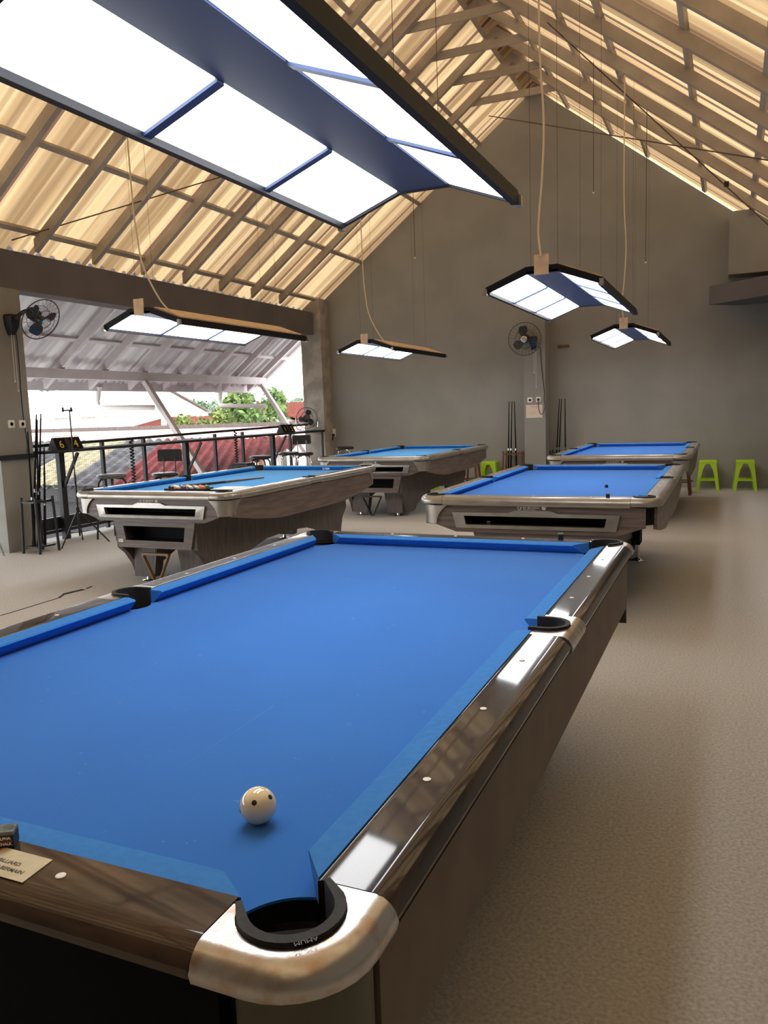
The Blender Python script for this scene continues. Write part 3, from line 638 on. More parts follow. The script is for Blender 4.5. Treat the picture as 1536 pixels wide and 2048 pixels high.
# ------------------------------------------------------------------ stools
def plastic_stool(label, loc, rz, m='lime', h=.46, group='lime plastic stools'):
    t = thing('plastic_stool', label, 'stool', loc, rz, group)
    a, b = .118, .165
    mb = MB(); mb.loft([[(x*s, y*s, z) for x, y in ((-a, -a), (a, -a), (a, a), (-a, a))] for s, z in ((1.08, h-.05), (1.06, h-.012), (.98, h))], True, True)
    mb.build('seat', m, t, smooth=30)
    for sx in (1, -1):
        for sy in (1, -1):
            rings = []
            for f in (0, .25, .5, .75, 1):
                z = (h-.045)*(1-f); c = a*1.03+(b-a)*f; w = .055-.012*f+(.04*(1-f)**6)
                rings.append([(sx*c, sy*c, z), (sx*(c-w), sy*c, z), (sx*(c-w), sy*(c-.02), z), (sx*(c-.02), sy*(c-.02), z), (sx*(c-.02), sy*(c-w), z), (sx*c, sy*(c-w), z)])
            MB().loft(rings, True, True).build('leg', m, t, smooth=30)
    c = a*1.03+(b-a)*.62
    for q in range(4):
        T = Matrix.Rotation(q*PI/2, 4, 'Z'); MB().box(-c+.04, c-.04, -c+.004, -c+.016, .15, .175, T).build('stretcher', m, t, smooth=0)
    return t
plastic_stool('lime green plastic stool right of the farthest blue table', (.855, 11.12, 0), 0)
plastic_stool('lime green plastic stool farthest right by the back wall', (1.375, 11.13, 0), .05)
plastic_stool('lime green plastic stool left of the cue stand by the pillar', (-2.62, 11.12, 0), 0)
plastic_stool('lime green plastic stool seen low under the back teal table', (-3.62, 10.75, 0), .2)
def wood_stool(label, loc):
    t = thing('wooden_stool', label, 'stool', loc, 0, 'brown wooden stools')
    MB().lathe([(.15, .56), (.155, .57), (.155, .59), (.14, .60)], 20).build('seat', 'brownwood', t)
    for k in range(4):
        a = PI/4+k*PI/2; MB().tube([(.19*math.cos(a), .19*math.sin(a), 0), (.11*math.cos(a), .11*math.sin(a), .56)], .02, 8).build('leg', 'brownwood', t)
    MB().tube([(.165*math.cos(k*PI/8), .165*math.sin(k*PI/8), .2) for k in range(16)], .009, 6, True).build('footrest', 'brownwood', t)
wood_stool('brown wooden stool behind the back teal table', (-2.80, 10.62, 0))
wood_stool('brown wooden stool behind the farthest blue table', (.50, 10.4, 0))
def bar_stool(label, loc, rz, m_leg, m_seat, h=.74, back=False, r=.165):
    t = thing('bar_stool', label, 'stool', loc, rz, 'round bar stools along the open side')
    MB().lathe([(r*.9, h-.05), (r, h-.042), (r*1.02, h-.02), (r*.97, h-.006), (r*.8, h)], 24).build('seat', m_seat, t)
    for k in range(4):
        a = PI/4+k*PI/2; c, s = math.cos(a), math.sin(a)
        MB().tube([(c*r*1.25, s*r*1.25, .01), (c*r*.98, s*r*.98, h-.2), (c*r*.9, s*r*.9, h-.10), (c*r*.72, s*r*.72, h-.06), (c*r*.3, s*r*.3, h-.055)], .0115, 8).build('leg', m_leg, t)
    MB().tube([(r*1.13*math.cos(k*PI/12), r*1.13*math.sin(k*PI/12), .25) for k in range(24)], .008, 6, True).build('footring', m_leg, t)
    if back:
        for sx in (1, -1): MB().tube([(sx*.07, r*.5, h-.055), (sx*.075, r*1.02, h-.03), (sx*.075, r*1.2, h+.1), (sx*.075, r*1.25, h+.19)], .007, 6).build('back_post', m_leg, t)
        w = r*.95; pts = [(-w, h+.13), (w, h+.13), (w, h+.27), (w-.02, h+.285), (-w+.02, h+.285), (-w, h+.27)]
        MB().prism(pts, r*1.27, r*1.27+.03, XZ(0)).build('backrest', m_seat, t, smooth=30)
    return t
bar_stool('round grey topped bar stool with black legs nearest the flip scoreboard', (-5.42, 5.05, 0), 0, 'black', 'seatgrey', .765)
bar_stool('bar stool with small black backrest at the railing', (-5.42, 6.0, 0), math.radians(20), 'black', 'vinyl', .70, True)
ls = plastic_stool('low square black plastic stool before the railing', (-5.42, 7.78, 0), .1, 'black', .69, 'square black stools')
bar_stool('black round bar stool beside the square plastic stool', (-5.40, 8.22, 0), .2, 'black', 'vinyl', .77)
bar_stool('chrome legged round bar stool near the far end of the counter', (-5.40, 9.06, 0), .4, 'chrome', 'vinyl', .775)
bar_stool('bar stool with backrest under the table fan', (-5.40, 9.55, 0), math.radians(35), 'chrome', 'vinyl', .735, True)
bar_stool('chrome legged black round stool in the corner by the back wall', (-5.27, 10.85, 0), .3, 'chrome', 'vinyl', .76)
# folding chair leg at the left edge
ch = thing('chair', 'grey metal chair at the left edge by the pillar', 'chair', (-6.0, 3.62, 0), math.radians(10))
for sx in (1, -1):
    MB().tube([(sx*.18, .20, 0), (sx*.17, .05, .43)], .012, 8).build('leg', 'steel', ch); MB().tube([(sx*.18, -.22, 0), (sx*.17, -.12, .43), (sx*.17, -.2, .8)], .012, 8).build('leg', 'steel', ch)
MB().box(-.19, .19, -.2, .17, .43, .46).build('seat', 'vinyl', ch); MB().box(-.18, .18, -.215, -.195, .62, .82).build('backrest', 'vinyl', ch)
# bag
bgm = MB(); rings = []
for z, rx, ry, ox in ((0, .17, .10, 0), (.05, .20, .12, 0), (.13, .19, .11, .02), (.21, .14, .09, .04), (.26, .07, .05, .06)):
    rings.append([(ox+rx*math.cos(2*PI*k/18)*(1+.06*math.sin(5*k)), ry*math.sin(2*PI*k/18)*(1+.08*math.cos(3*k)), z) for k in range(18)])
bagt = thing('duffel_bag', 'black fabric bag on the floor under the back teal table', 'bag', (-3.0, 8.02, 0))
bgm.loft(rings, True, True).build('body', 'matteblack', bagt, smooth=60); MB().tube(wavy([(-.12, -.1, .14), (-.05, -.13, .26), (.06, -.12, .27), (.13, -.09, .14)]), .009, 6).build('strap', 'black', bagt)

# ------------------------------------------------------------------ cue stands and cues
def cue_at(label, a, b, m='matteblack'):
    a = Vector(a); b = Vector(b); d = b-a
    t = thing('pool_cue', label, 'cue', tuple(a), 0, 'pool cues in the hall')
    MB().tube([(0, 0, 0), d*.40], [.0150, .0125], 8).build('butt', m, t)
    MB().tube([d*.401, d*.425], .0128, 8).build('joint_ring', 'chrome', t)
    MB().tube([d*.426, d*.995], [.0118, .0065], 8).build('shaft', m, t)
    return t
def cue_stand(label, loc, m, w=.16, d=.10, h=.63):
    t = thing('cue_stand', label, 'cue rack', loc, 0, 'cue stands')
    for sx in (1, -1):
        for sy in (1, -1): MB().tube([(sx*(w+.02), sy*(d+.015), 0), (sx*w, sy*d, h)], .014, 8).build('post', m, t)
    MB().box(-w+.016, w-.016, -d-.005, d+.005, .06, .078).build('base_shelf', m, t, smooth=0)
    # top plate as a frame that the cues pass through
    tp = MB(); tp.box(-w+.016, w-.016, -d-.012, -d+.012, h-.06, h-.04); tp.box(-w+.016, w-.016, d-.012, d+.012, h-.06, h-.04); tp.box(-w+.016, w-.016, -.01, .01, h-.06, h-.04)
    [tp.box(sx*(w-.03)-.012, sx*(w-.03)+.012, -d, d, h-.062, h-.038) for sx in (1, -1)]; tp.build('top_frame', m, t, smooth=0)
    return t
cue_stand('dark brown cue stand left of the back wall pillar', (-2.22, 11.2, 0), 'brownwood')
for lab, x0, x1 in (('leftmost of three black cues left of the pillar', -2.315, -2.297), ('middle of three black cues left of the pillar', -2.275, -2.245), ('black cue leaning nearest the pillar on its left side', -2.165, -2.205)):
    cue_at(lab, (x0, 11.155, .08), (x1, 11.2, 1.475))
cue_stand('dark cue stand half hidden by the farthest blue table', (-1.42, 11.2, 0), 'black')
for lab, x0, x1 in (('leftmost of three black cues right of the pillar', -1.515, -1.443), ('middle of three black cues right of the pillar', -1.47, -1.41), ('rightmost of three black cues right of the pillar', -1.34, -1.353)):
    cue_at(lab, (x0, 11.155, .08), (x1, 11.2, 1.485))
cue_stand('black metal cue stand at the foot of the left pillar', (-5.62, 4.13, 0), 'black', .10, .115, .60)
for lab, a, b in (('leftmost black cue in the stand by the left pillar', (-5.665, 4.07, .08), (-5.735, 4.33, 1.48)), ('tallest black cue standing against the left pillar', (-5.64, 4.11, .08), (-5.76, 4.415, 1.485)),
                  ('black cue second from left by the left pillar', (-5.60, 4.075, .08), (-5.70, 4.30, 1.42)), ('short black cue low in the stand by the left pillar', (-5.588, 4.155, .08), (-5.612, 4.28, 1.12)), ('cue at the front of the left pillar stand', (-5.622, 4.045, .08), (-5.655, 4.12, 1.30))):
    cue_at(lab, a, b)

# ------------------------------------------------------------------ fans
def fan(label, name, loc, axis, R, parts_m, base):
    t = thing(name, label, 'fan', loc)
    A = align((0, 0, 0), axis)
    for z, r in ((.055, R*.55), (.075, R*.28), (-.045, R*.6)):
        MB().tube([(r*math.cos(k*PI/14), r*math.sin(k*PI/14), z) for k in range(28)], .0028, 5, True, A).build('guard_ring', 'fangrey', t)
    MB().tube([(R*math.cos(k*PI/18), R*math.sin(k*PI/18), 0) for k in range(36)], .006, 6, True, A).build('guard_rim', 'fangrey', t)
    g = MB()
    for k in range(26):
        a = 2*PI*k/26; c, s = math.cos(a), math.sin(a)
        g.tube([(c*.05, s*.05, .08), (c*R*.6, s*R*.6, .055), (c*R*.93, s*R*.93, .025), (c*R, s*R, 0)], .0013, 4, False, A)
        g.tube([(c*R, s*R, 0), (c*R*.93, s*R*.93, -.025), (c*R*.6, s*R*.6, -.045), (c*.06, s*.06, -.06)], .0013, 4, False, A)
    g.build('guard_wires', 'fangrey', t)
    MB().lathe([(.05, .079), (.052, .085), (.035, .09), (.033, .086), (.0001, .086)], 20, A).build('badge', 'chrome' if name != 'table_fan' else 'fangrey', t)
    for q in range(3):
        rings = []
        for f in (0, .3, .6, .85, 1):
            r = .04+(R*.80-.04)*f; w = .10+.55*math.sin(PI*min(1, f*.75+.15)); tw = .03*(1-f*.4)
            c0 = q*2*PI/3-.25*f
            rings.append([(r*math.cos(c0-w), r*math.sin(c0-w), -tw-.002), (r*math.cos(c0), r*math.sin(c0), -.003), (r*math.cos(c0+w*.7), r*math.sin(c0+w*.7), tw), (r*math.cos(c0+w*.7), r*math.sin(c0+w*.7), tw+.003), (r*math.cos(c0), r*math.sin(c0), .002), (r*math.cos(c0-w), r*math.sin(c0-w), -tw+.002)])
        MB().loft(rings, True, True, False, A).build('blade', 'fanblade', t, 50)
    MB().lathe([(.035, .03), (.042, .02), (.042, -.03), (.03, -.035)], 16, A).build('hub', 'fangrey', t)
    MB().lathe([(.055, -.062), (.068, -.075), (.068, -.15), (.05, -.185), (.0001, -.19)], 18, A).build('motor', 'black', t)
    return t, A
f1, A = fan('black wall fan turned sideways on the left pillar', 'wall_fan', (-5.52, 4.30, 2.46), (.80, -.05, -.48), .225, 'fangrey', None)
MB().tube(wavy([(-.06, 0, .06), (-.20, -.01, .10), (-.31, -.05, .03)]), .022, 8).build('arm', 'black', f1)
MB().loft([[(-.405, -.05-w, z), (-.405, -.05+w, z), (-.405+d, -.05+w*.8, z), (-.405+d, -.05-w*.8, z)] for z, w, d in ((-.14, .03, .05), (-.05, .06, .09), (.05, .075, .10), (.075, .06, .09))], True, True).build('bracket', 'black', f1)
for yy, zz in ((-.075, -.62), (-.045, -.72)):
    MB().tube([(-.36, yy, -.10), (-.365, yy, zz)], .0025, 5).build('pull_cord', 'white', f1); MB().sphere((-.365, yy, zz-.01), .009, 8, 6).build('cord_bead', 'white', f1)
MB().tube(wavy([(-.39, .02, -.12), (-.40, .03, -.4), (-.402, .02, -.85), (-.402, .03, -1.1), (-.402, .045, -1.32), (-.402, .03, -1.40)]), .005, 6).build('power_cable', 'navy', f1)
f2, A = fan('dark wall fan on the middle pillar of the back wall', 'wall_fan', (-1.92, 10.80, 2.46), (.10, -.98, -.12), .262, 'fangrey', None)
MB().tube([(.0, .17, .02), (.05, .20, -.04), (.09, .215, -.05)], .02, 8).build('arm', 'black', f2)
MB().loft([[(.09-w, .249, z), (.09+w, .249, z), (.09+w*.8, .249-d, z), (.09-w*.8, .249-d, z)] for z, w, d in ((-.17, .03, .04), (-.08, .05, .07), (.03, .055, .08), (.05, .05, .07))], True, True).build('bracket', 'black', f2)
for xx, zz in ((.105, -.53), (.135, -.77)):
    MB().tube([(xx, .19, -.15), (xx, .2, zz)], .0025, 5).build('pull_cord', 'white', f2); MB().sphere((xx, .2, zz-.01), .009, 8, 6).build('cord_bead', 'white', f2)
MB().tube(wavy([(.20, .238, -.12), (.225, .238, -.5), (.26, .238, -.85), (.255, .238, -.98), (.27, .238, -1.08), (.25, .238, -1.18), (.20, .236, -1.22), (.165, .234, -1.12), (.161, .222, -.99)]), .005, 6).build('power_cable', 'black', f2)
f3, A = fan('chrome table fan on the far end of the counter', 'table_fan', (-5.92, 10.66, 1.30), (.55, -.80, .12), .19, 'chrome', None)
MB().tube([(.11*math.cos(k*PI/12), .11*math.sin(k*PI/12), -.222) for k in range(24)], .009, 6, True).build('base_ring', 'chrome', f3)
for s in (1, -1):
    v = Vector((.80, .55, 0))*s*.205
    MB().tube(wavy([(v.x*.5, v.y*.5, -.222), (v.x*.95, v.y*.95, -.18), (v.x, v.y, 0)]), .008, 6).build('yoke', 'chrome', f3)

# ------------------------------------------------------------------ sockets, notice, small wall items
def socket(label, loc, axis, w=.085):
    t = thing('wall_socket', label, 'socket', loc, 0, 'white wall sockets')
    A = align((0, 0, 0), axis)
    h = w/2; pts = [(-h, -h+.01), (-h+.01, -h), (h-.01, -h), (h, -h+.01), (h, h-.01), (h-.01, h), (-h+.01, h), (-h, h-.01)]
    MB().loft([[(x, y, 0) for x, y in pts], [(x, y, .008) for x, y in pts], [(x*.88, y*.88, .012) for x, y in pts]], True, True, False, A).build('plate', 'white', t)
    MB().lathe([(.024, .0125), (.024, .014), (.02, .0145), (.018, .0125), (.0001, .0125)], 18, A).build('receptacle', 'cream', t)
    return t
socket('left white socket on the left pillar', (XW+.003, 4.155, 1.378), (1, 0, 0)); socket('right white socket behind the hanging fan cable on the left pillar', (XW+.003, 4.30, 1.374), (1, 0, 0))
socket('empty white socket above the notice on the middle pillar', (-1.90, 11.05, 1.478), (0, -1, 0))
s4 = socket('white socket with black plug on the middle pillar', (-1.759, 11.05, 1.482), (0, -1, 0))
MB().lathe([(.02, .0146), (.02, .035), (.012, .04)], 14, align((0, 0, 0), (0, -1, 0))).build('plug', 'black', s4)
nt_ = thing('notice', 'pinkish paper notice taped under sockets on the middle pillar', 'notice', (-1.831, 11.048, 1.29))
MB().box(-.137, .137, -.002, 0, -.107, .107).build('sheet', 'paper', nt_, smooth=0)
for k, (w, z) in enumerate(((.09, .075), (.16, .045), (.10, .025), (.17, -.0), (.17, -.015), (.15, -.03), (.17, -.045), (.10, -.06))):
    MB().box(-.11 if k else -.06, -.11+w if k else .06, -.0028, -.0021, z-.003, z+.003).build('text_line', 'tan' if k else 'red', nt_, smooth=0)
ou = thing('wall_outlet', 'white outlet with black plug low in the far left corner', 'outlet', (-5.757, 11.4, 1.0))
MB().box(-.035, .035, -.012, 0, -.075, .075).build('plate', 'white', ou); MB().box(-.02, .02, -.045, -.0125, -.06, -.02).build('plug', 'black', ou)
MB().tube(wavy([(0, -.04, -.06), (-.03, -.04, -.15), (-.07, -.03, -.25), (-.06, -.03, -.36), (-.04, -.025, -.6), (-.03, -.02, -.98)]), .012, 6).build('cable', 'black', ou)
db = thing('wall_bracket', 'small dark bracket high on the back wall right of the fan', 'bracket', (-1.41, 11.4, 2.345))
MB().box(-.085, .085, -.03, 0, -.015, .02).build('plate', 'brownwood', db, smooth=0)
for sx in (1, -1): MB().box(sx*.07-.015, sx*.07+.015, -.045, -.0301, -.03, .025).build('lug', 'brownwood', db, smooth=0)

# ------------------------------------------------------------------ open side: railing, counter, scoreboards, tripod
rl = thing('railing', 'black metal railing with wire mesh along the open left side', 'railing', (0, 0, 0)); RX = -6.14
MB().bar((RX, 4.44, 1.115), (RX, 11.05, 1.175), .035, .035).build('top_rail', 'black', rl, smooth=0)
for z in (.10, .25): MB().bar((RX, 4.44, z), (RX, 11.05, z), .04, .035).build('bottom_rail', 'black', rl, smooth=0)
MB().box(RX-.006, RX+.006, 4.44, 11.05, .12, .235).build('kick_board', 'black', rl, smooth=0)
for y in (5.70, 6.48, 8.11, 8.87, 10.4): MB().box(RX-.02, RX+.02, y-.02, y+.02, .02, 1.12).build('post', 'black', rl, smooth=0)
for y in (6.19, 8.61):
    MB().tube([(RX+.045+.016*math.cos(k*1.05), y+.032*math.sin(k*1.05), .28+k*.0072) for k in range(120)], .0095, 5).build('spiral_post', 'black', rl)
ms = MB()
for k in range(220):
    y = 4.45+k*.03; ms.box(RX-.0222, RX-.0206, y-.0008, y+.0008, .26, 1.11)
for k in range(28): ms.box(RX-.0204, RX-.0190, 4.44, 11.05, .28+k*.03-.0008, .28+k*.03+.0008)
ms.build('wire_mesh', 'fangrey', rl, smooth=0)['kind'] = 'stuff'
ct = thing('counter', 'long black bar counter along the railing on the open side', 'counter', (0, 0, 0))
MB().prism([(-6.11, 4.43), (-5.76, 4.43), (-5.76, 11.05), (-6.11, 11.05)], 1.035, 1.068).build('counter_top', 'black', ct, smooth=0)
MB().box(-5.925, -5.885, 1.9, 4.429, 1.0, 1.05).build('edge_rail', 'black', ct, smooth=0)
for y in (4.93, 7.29, 9.68):
    MB().box(-6.10, -6.04, y-.04, y+.04, 0, 1.034).build('post', 'black', ct, smooth=0)
    MB().bar((-6.04, y, .62), (-5.80, y+.01, 1.02), .03, .03).build('bracket', 'black', ct, smooth=0)
MB().bar((-5.79, 10.98, 0), (-5.79, 10.98, 1.034), .03, .03).build('post', 'black', ct, smooth=0)
def score(label, cy, digits):
    t = thing('scoreboard', label, 'scoreboard', (-5.92, cy, 1.069)); w = .20
    MB().prism([(-.075, 0), (.075, 0), (.008, .135), (-.008, .135)], -w, w, Matrix(((1, 0, 0, 0), (0, 0, 1, 0), (0, 1, 0, 0), (0, 0, 0, 1)))).build('easel', 'black', t, smooth=0)
    for k, (yy, ch_) in enumerate(zip((-.115, .105), digits)):
        c = Vector((.048, yy, .064)); upd = Vector((-.067, 0, .135)).normalized()
        MB().loft([[(.0775-.067*f+off, yy+dy, .003+.135*f) for dy in (-.075, .075)] for f, off in ((0, .002), (.95, .002))], False, False).build('flip_card', 'matteblack', t, smooth=0)
        text('digit', ch_, .13, 'yellow', t, basis((.0755-.005, yy, .018), (0, 1, 0), tuple(upd)) @ Matrix.Translation((-.036, 0, .0035)), .0015)
    for k in range(9):
        y = -.17+k*.0425
        MB().tube([(.016*math.cos(q*PI/5), y, .135+.018*math.sin(q*PI/5)) for q in range(10)], .003, 4, True).build('ring', 'black', t)
score('flip scoreboard showing yellow 6 and 4 on the near end of the counter', 4.89, '64')
score('flip scoreboard beside the table fan on the counter', 9.90, '12')
tp = thing('tripod', 'thin black tripod with phone clamp before the railing', 'tripod', (-5.55, 4.62, 0))
MB().tube([(0, 0, .10), (0, .0, .80)], .011, 8).build('column', 'black', tp); MB().tube([(0, 0, .80), (.0, .0, 1.50)], .007, 8).build('column', 'black', tp)
for ax, ay in ((.02, -.30), (.22, .22), (-.22, .26)):
    MB().tube([(0, 0, .40), (ax, ay, .005)], .008, 6).build('leg', 'black', tp); MB().tube([(0, 0, .14), (ax*.62, ay*.62, .16)], .004, 6).build('brace', 'black', tp)
MB().lathe([(.016, .38), (.02, .39), (.02, .42), (.014, .43)], 12).build('collar', 'black', tp)
MB().box(-.02, .02, -.09, .03, 1.50, 1.515).build('phone_clamp', 'black', tp, smooth=0); MB().box(-.01, .01, -.10, -.09, 1.49, 1.54).build('phone_clamp', 'black', tp, smooth=0); MB().box(-.01, .01, .02, .03, 1.49, 1.54).build('phone_clamp', 'black', tp, smooth=0)

# pull wires and brace cables under the roof
def wire(label, x, y, z, group='unused light wires hanging from the roof'):
    t = thing('hanging_wire', label, 'wire', (x, y, z), 0, group)
    MB().tube([(0, 0, .012), (0.0, 0, roofz(x)-z-.06)], .004, 5).build('cord', 'wire', t); MB().sphere((0, 0, 0), .013, 8, 6).build('tip', 'white', t)
wire('thin dark wire with white tip left of the roof peak', -3.09, 9.0, 3.57)
wire('thin dark wire with white tip right of the roof peak', -.40, 8.0, 3.885)
wire('thin dark wire with white tip farthest right under the roof', .165, 8.4, 3.08)
def cable(label, a, b):
    o = MB().tube([a, b], .007, 6).build('brace_cable', 'wire'); tag(o, label, 'cable', 'roof brace cables')
cable('brown brace cable slanting across the left roof slope', (-5.90, 4.36, 3.32), (-4.0, 7.3, 4.70))
cable('long brace cable slanting down the right roof slope', (-.75, 7.10, 5.50), (2.2, 11.05, 3.22))
cable('nearly level brace cable crossing the roof below the peak', (-2.4, 10.6, 5.90), (2.3, 6.0, 3.18))
cl_ = thing('cable_clip', 'small black clip on the slanting right brace cable', 'clip', (1.05, 9.51, 4.14)); MB().box(-.03, .03, -.02, .02, -.03, .03).build('body', 'black', cl_, smooth=0)

# ------------------------------------------------------------------ awning steelwork, drains
eb = MB().box(-7.50, -7.42, YF, 11.75, 1.985, 2.12).build('eave_beam', 'awn_rafter', smooth=0); fa = MB().box(-7.925, -7.90, YF, 12.28, 1.84, 2.03).build('trim_3', 'awn_rafter', smooth=0); struct(fa, 'white board along the awning eave outside', 'trim')
struct(eb, 'long white beam under the awning outside', 'beam')
for y, lab in ((8.14, 'white slanting strut holding up the awning, left one'), (11.6, 'white slanting strut holding up the awning by the far pillar'), (4.7, 'white slanting awning strut hidden behind the pillar')):
    if y == 4.7: continue
    t = thing('awning_strut', lab, 'strut', (0, 0, 0), 0, 'awning struts')
    MB().bar((-7.44, y, 1.98), (-6.24, y-.02, .25), .07, .09, (0, 1, 0)).build('bar', 'awn_rafter', t, smooth=0)
for y, lab in ((7.62, 'white drain pipe elbow under the awning eave at left'), (10.9, 'white drain pipe elbow under the awning eave at right')):
    t = thing('drain_pipe', lab, 'pipe', (0, 0, 0), 0, 'awning drain pipes')
    MB().lathe([(.10, 1.90), (.07, 1.82), (.055, 1.74), (.05, 1.70)], 14, Matrix.Translation((-7.97, y, 0))).build('funnel', 'pvc', t)
    MB().tube(wavy([(-7.97, y, 1.70), (-7.95, y, 1.62), (-7.88, y, 1.585), (-7.3, y+.25, 1.56), (-7.16, y+.38, 1.555)]), .04, 10).build('pipe', 'pvc', t)

# ------------------------------------------------------------------ outside
gr = MB().box(-160, -6.5, -40, 160, -3.6, -3.4).build('ground', 'steel', smooth=0); struct(gr, 'ground of the village below the open side', 'ground')
M['r_grey'] = mat('roof_grey', (90, 88, 90), .95, rgb2=(70, 68, 70), scale=3, spec=.03)
M['r_beige'] = mat('roof_beige', (150, 142, 118), .95, rgb2=(130, 122, 100), scale=3, spec=.03)
M['r_red'] = mat('roof_red', (112, 54, 54), .95, rgb2=(92, 46, 47), scale=3, spec=.03)
M['r_white'] = mat('roof_white', (214, 212, 208), .6, rgb2=(196, 194, 190), scale=3, spec=.03)
M['r_pink'] = mat('roof_pink', (206, 160, 152), .7, rgb2=(180, 132, 126), scale=4, spec=.03)
M['tile'] = mat('roof_tile', (112, 58, 48), .8, rgb2=(84, 45, 40), scale=9, spec=.03)
M['conc'] = mat('concrete', (226, 222, 214), .85, rgb2=(192, 188, 180), scale=1.5)
M['shade_wall'] = mat('shaded_wall', (46, 44, 46), .8)  # shadow below the eave is put into this wall colour
M['leaf1'] = mat('leaf_green', (70, 96, 48), .6, rgb2=(100, 120, 58), scale=3)
M['leaf2'] = mat('leaf_yellow', (108, 118, 46), .6, rgb2=(80, 100, 46), scale=3)
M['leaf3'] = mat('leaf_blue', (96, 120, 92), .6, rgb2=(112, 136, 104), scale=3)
nh = thing('corrugated_roof', 'striped corrugated roof of the neighbour just below the railing', 'roof', (0, 0, 0))
A0 = Vector((-15.5, 8.0, .28)); E = Vector((1, 0, 0)); D = Vector((-.4906, .8701, .105)).normalized()
runlen = 5.8
bands = [('r_grey', 0, 4.9), ('r_beige', 4.9, 6.15), ('r_grey', 6.15, 7.25), ('r_red', 7.25, 11.2), ('r_white', 11.2, 12.6), ('r_grey', 12.6, 13.4), ('r_red', 13.4, 17.5)]
for m, x0, x1 in bands:
    mb = MB(); n = int((x1-x0)/.23); pts = []
    for k in range(n*4+1):
        x = x0+(x1-x0)*k/(n*4); pts.append((x, .028*(1 if k % 4 in (1, 2) else -1)))
    # keep clear of the building: shorten courses that would run under the awning wall
    r0 = []; r1 = []
    for x, dz in pts:
        p = A0+E*x; q = p+D*runlen
        if p.x > -6.75:
            s_ = (p.x+6.75)/.4906*D.length; p = p+D*s_*1.0/ (D.length)
            s2 = (-6.75-(A0+E*x).x)/D.x; p = A0+E*x+D*s2
        r0.append((p.x, p.y, p.z+dz)); r1.append((q.x, q.y, q.z+dz))
    mb.loft([r0, r1], False, False).build('roof_sheet', m, nh, smooth=0)
MB().box(-15.5, -6.8, 8.10, 8.2, -3.4, .16).build('gable_wall', 'shade_wall', nh, smooth=0)
MB().box(-15.5, -6.8, 8.04, 8.10, .02, .31).build('fascia', 'shade_wall', nh, smooth=0)
# pale eaves strip beyond that roof
ps = thing('eaves_roof', 'pale pink roof edge beyond the striped roof', 'roof', (0, 0, 0))
MB().loft([[(-26, 15.0, .79), (-8.3, 15.0, .84)], [(-28, 19.0, 1.00), (-10.2, 19.0, 1.02)]], False, False).build('roof_sheet', 'r_pink', ps, smooth=0)
MB().loft([[(-28, 19.05, 1.00), (-10.2, 19.05, 1.02)], [(-28, 19.05, 1.13), (-10.2, 19.05, 1.15)]], False, False).build('fascia', 'walnut_dark', ps, smooth=0)
def house(label, cx, cy, w, d, hw, hr, mw, mr, rz=0, zb=-3.4):
    t = thing('house', label, 'house', (cx, cy, zb), rz, 'houses beyond the open side')
    MB().box(-w/2, w/2, -d/2, d/2, 0, hw).build('walls', mw, t, smooth=0)
    MB().prism([(-d/2, hw), (d/2, hw), (0, hw+hr)], -w/2, w/2, YZ(0)).build('gable', mw, t, smooth=0)
    for s in (1, -1):
        n = int(w/.35); pts = [(-w/2-.25+(w+.5)*k/(n*2), .03*(k % 2)) for k in range(n*2+1)]
        MB().loft([[(x, s*(d/2+.35), hw-.25*hr/(d/2)+dz+.05) for x, dz in pts], [(x, 0, hw+hr+.06+dz) for x, dz in pts]], False, False).build('roof', mr, t, smooth=0)
    return t
house('white block building with white roof left of the tiled house', -34.5, 34.5, 12.0, 8.6, 5.0, 1.55, 'conc', 'r_white', 0)
house('house with red tiled roof behind the left strut', -24.6, 34.5, 7.0, 7, 4.2, .55, 'conc', 'tile', 0)
house('low red tiled house in the middle distance', -25.8, 46, 7.0, 7, 4.5, 1.0, 'conc', 'tile', 0)
house('red roofed house near the far pillar', -18.0, 38, 5.0, 7, 4.1, .6, 'conc', 'tile', 0)
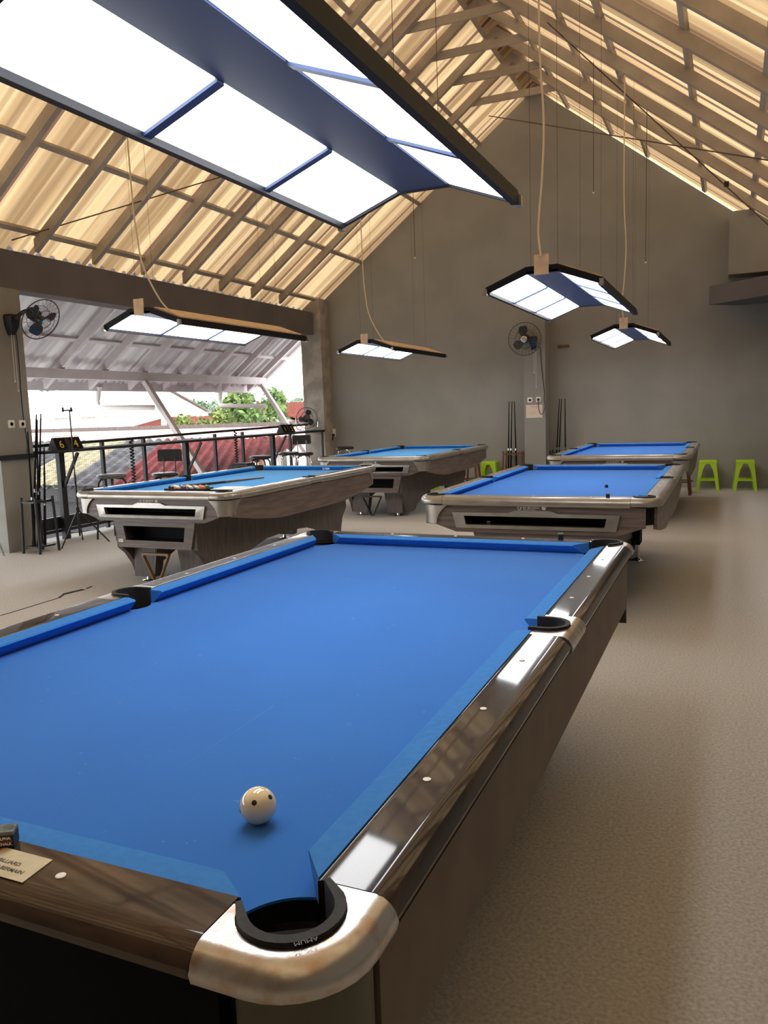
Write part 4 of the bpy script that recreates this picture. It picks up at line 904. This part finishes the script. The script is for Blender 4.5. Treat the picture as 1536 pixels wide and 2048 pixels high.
def tree(label, cx, cy, h, r, m, n=900, sd=1, ls=.16):
    rnd = random.Random(sd); t = thing('tree', label, 'tree', (cx, cy, -3.4), 0, 'trees beyond the open side')
    MB().tube([(0, 0, 0), (.05, 0, h*.5), (0, .05, h*.8)], [.16, .11, .05], 8).build('trunk', 'brownwood', t)
    for q in range(4):
        a = rnd.uniform(0, 2*PI); MB().tube([(.02, 0, h*.45), (r*.35*math.cos(a), r*.35*math.sin(a), h*.66), (r*.6*math.cos(a), r*.6*math.sin(a), h*.8)], [.07, .05, .02], 6).build('branch', 'brownwood', t)
    mb = MB(); cs = [Vector((rnd.uniform(-.65, .65)*r, rnd.uniform(-.65, .65)*r, h*.72+rnd.uniform(-.5, .8)*r*.7)) for _ in range(9)]
    for k in range(n):
        c = rnd.choice(cs); v = Vector((rnd.gauss(0, 1), rnd.gauss(0, 1), rnd.gauss(0, 1))).normalized()*r*.45*rnd.uniform(.5, 1)
        p = c+v; ax = Vector((rnd.gauss(0, 1), rnd.gauss(0, 1), rnd.gauss(0, 1))).normalized(); b = ax.orthogonal().normalized(); s = ls*rnd.uniform(.7, 1.4)
        mb.add([p-ax*s, p+b*s*.5, p+ax*s, p-b*s*.5], [(0, 1, 2, 3)])
    mb.build('foliage', m, t, smooth=0)
tree('yellow green bushy tree behind the railing', -17.6, 24, 5.9, 1.25, 'leaf2', 1400, 3, .11)
tree('tall light green tree behind the right strut', -14.4, 22.3, 6.6, 1.15, 'leaf1', 1300, 4, .11)
tree('low bright bush between roofs beyond the railing', -20.6, 27.0, 5.55, .95, 'leaf2', 900, 5, .11)
tree('round green tree over the tiled roofs', -36.2, 46, 6.9, 1.5, 'leaf1', 1100, 6, .18)
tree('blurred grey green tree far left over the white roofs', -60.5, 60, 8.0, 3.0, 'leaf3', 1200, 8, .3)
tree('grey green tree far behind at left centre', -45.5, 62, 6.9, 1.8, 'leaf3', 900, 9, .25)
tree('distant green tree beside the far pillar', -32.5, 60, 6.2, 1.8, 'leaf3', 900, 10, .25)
up_ = thing('utility_pole', 'grey utility pole among the roofs', 'pole', (-22.8, 27.5, -3.4)); MB().tube([(0, 0, 0), (0, 0, 5.7)], [.16, .11], 10).build('pole', 'conc', up_); MB().bar((-.5, 0, 5.5), (.5, .1, 5.5), .08, .08).build('crossarm', 'conc', up_)
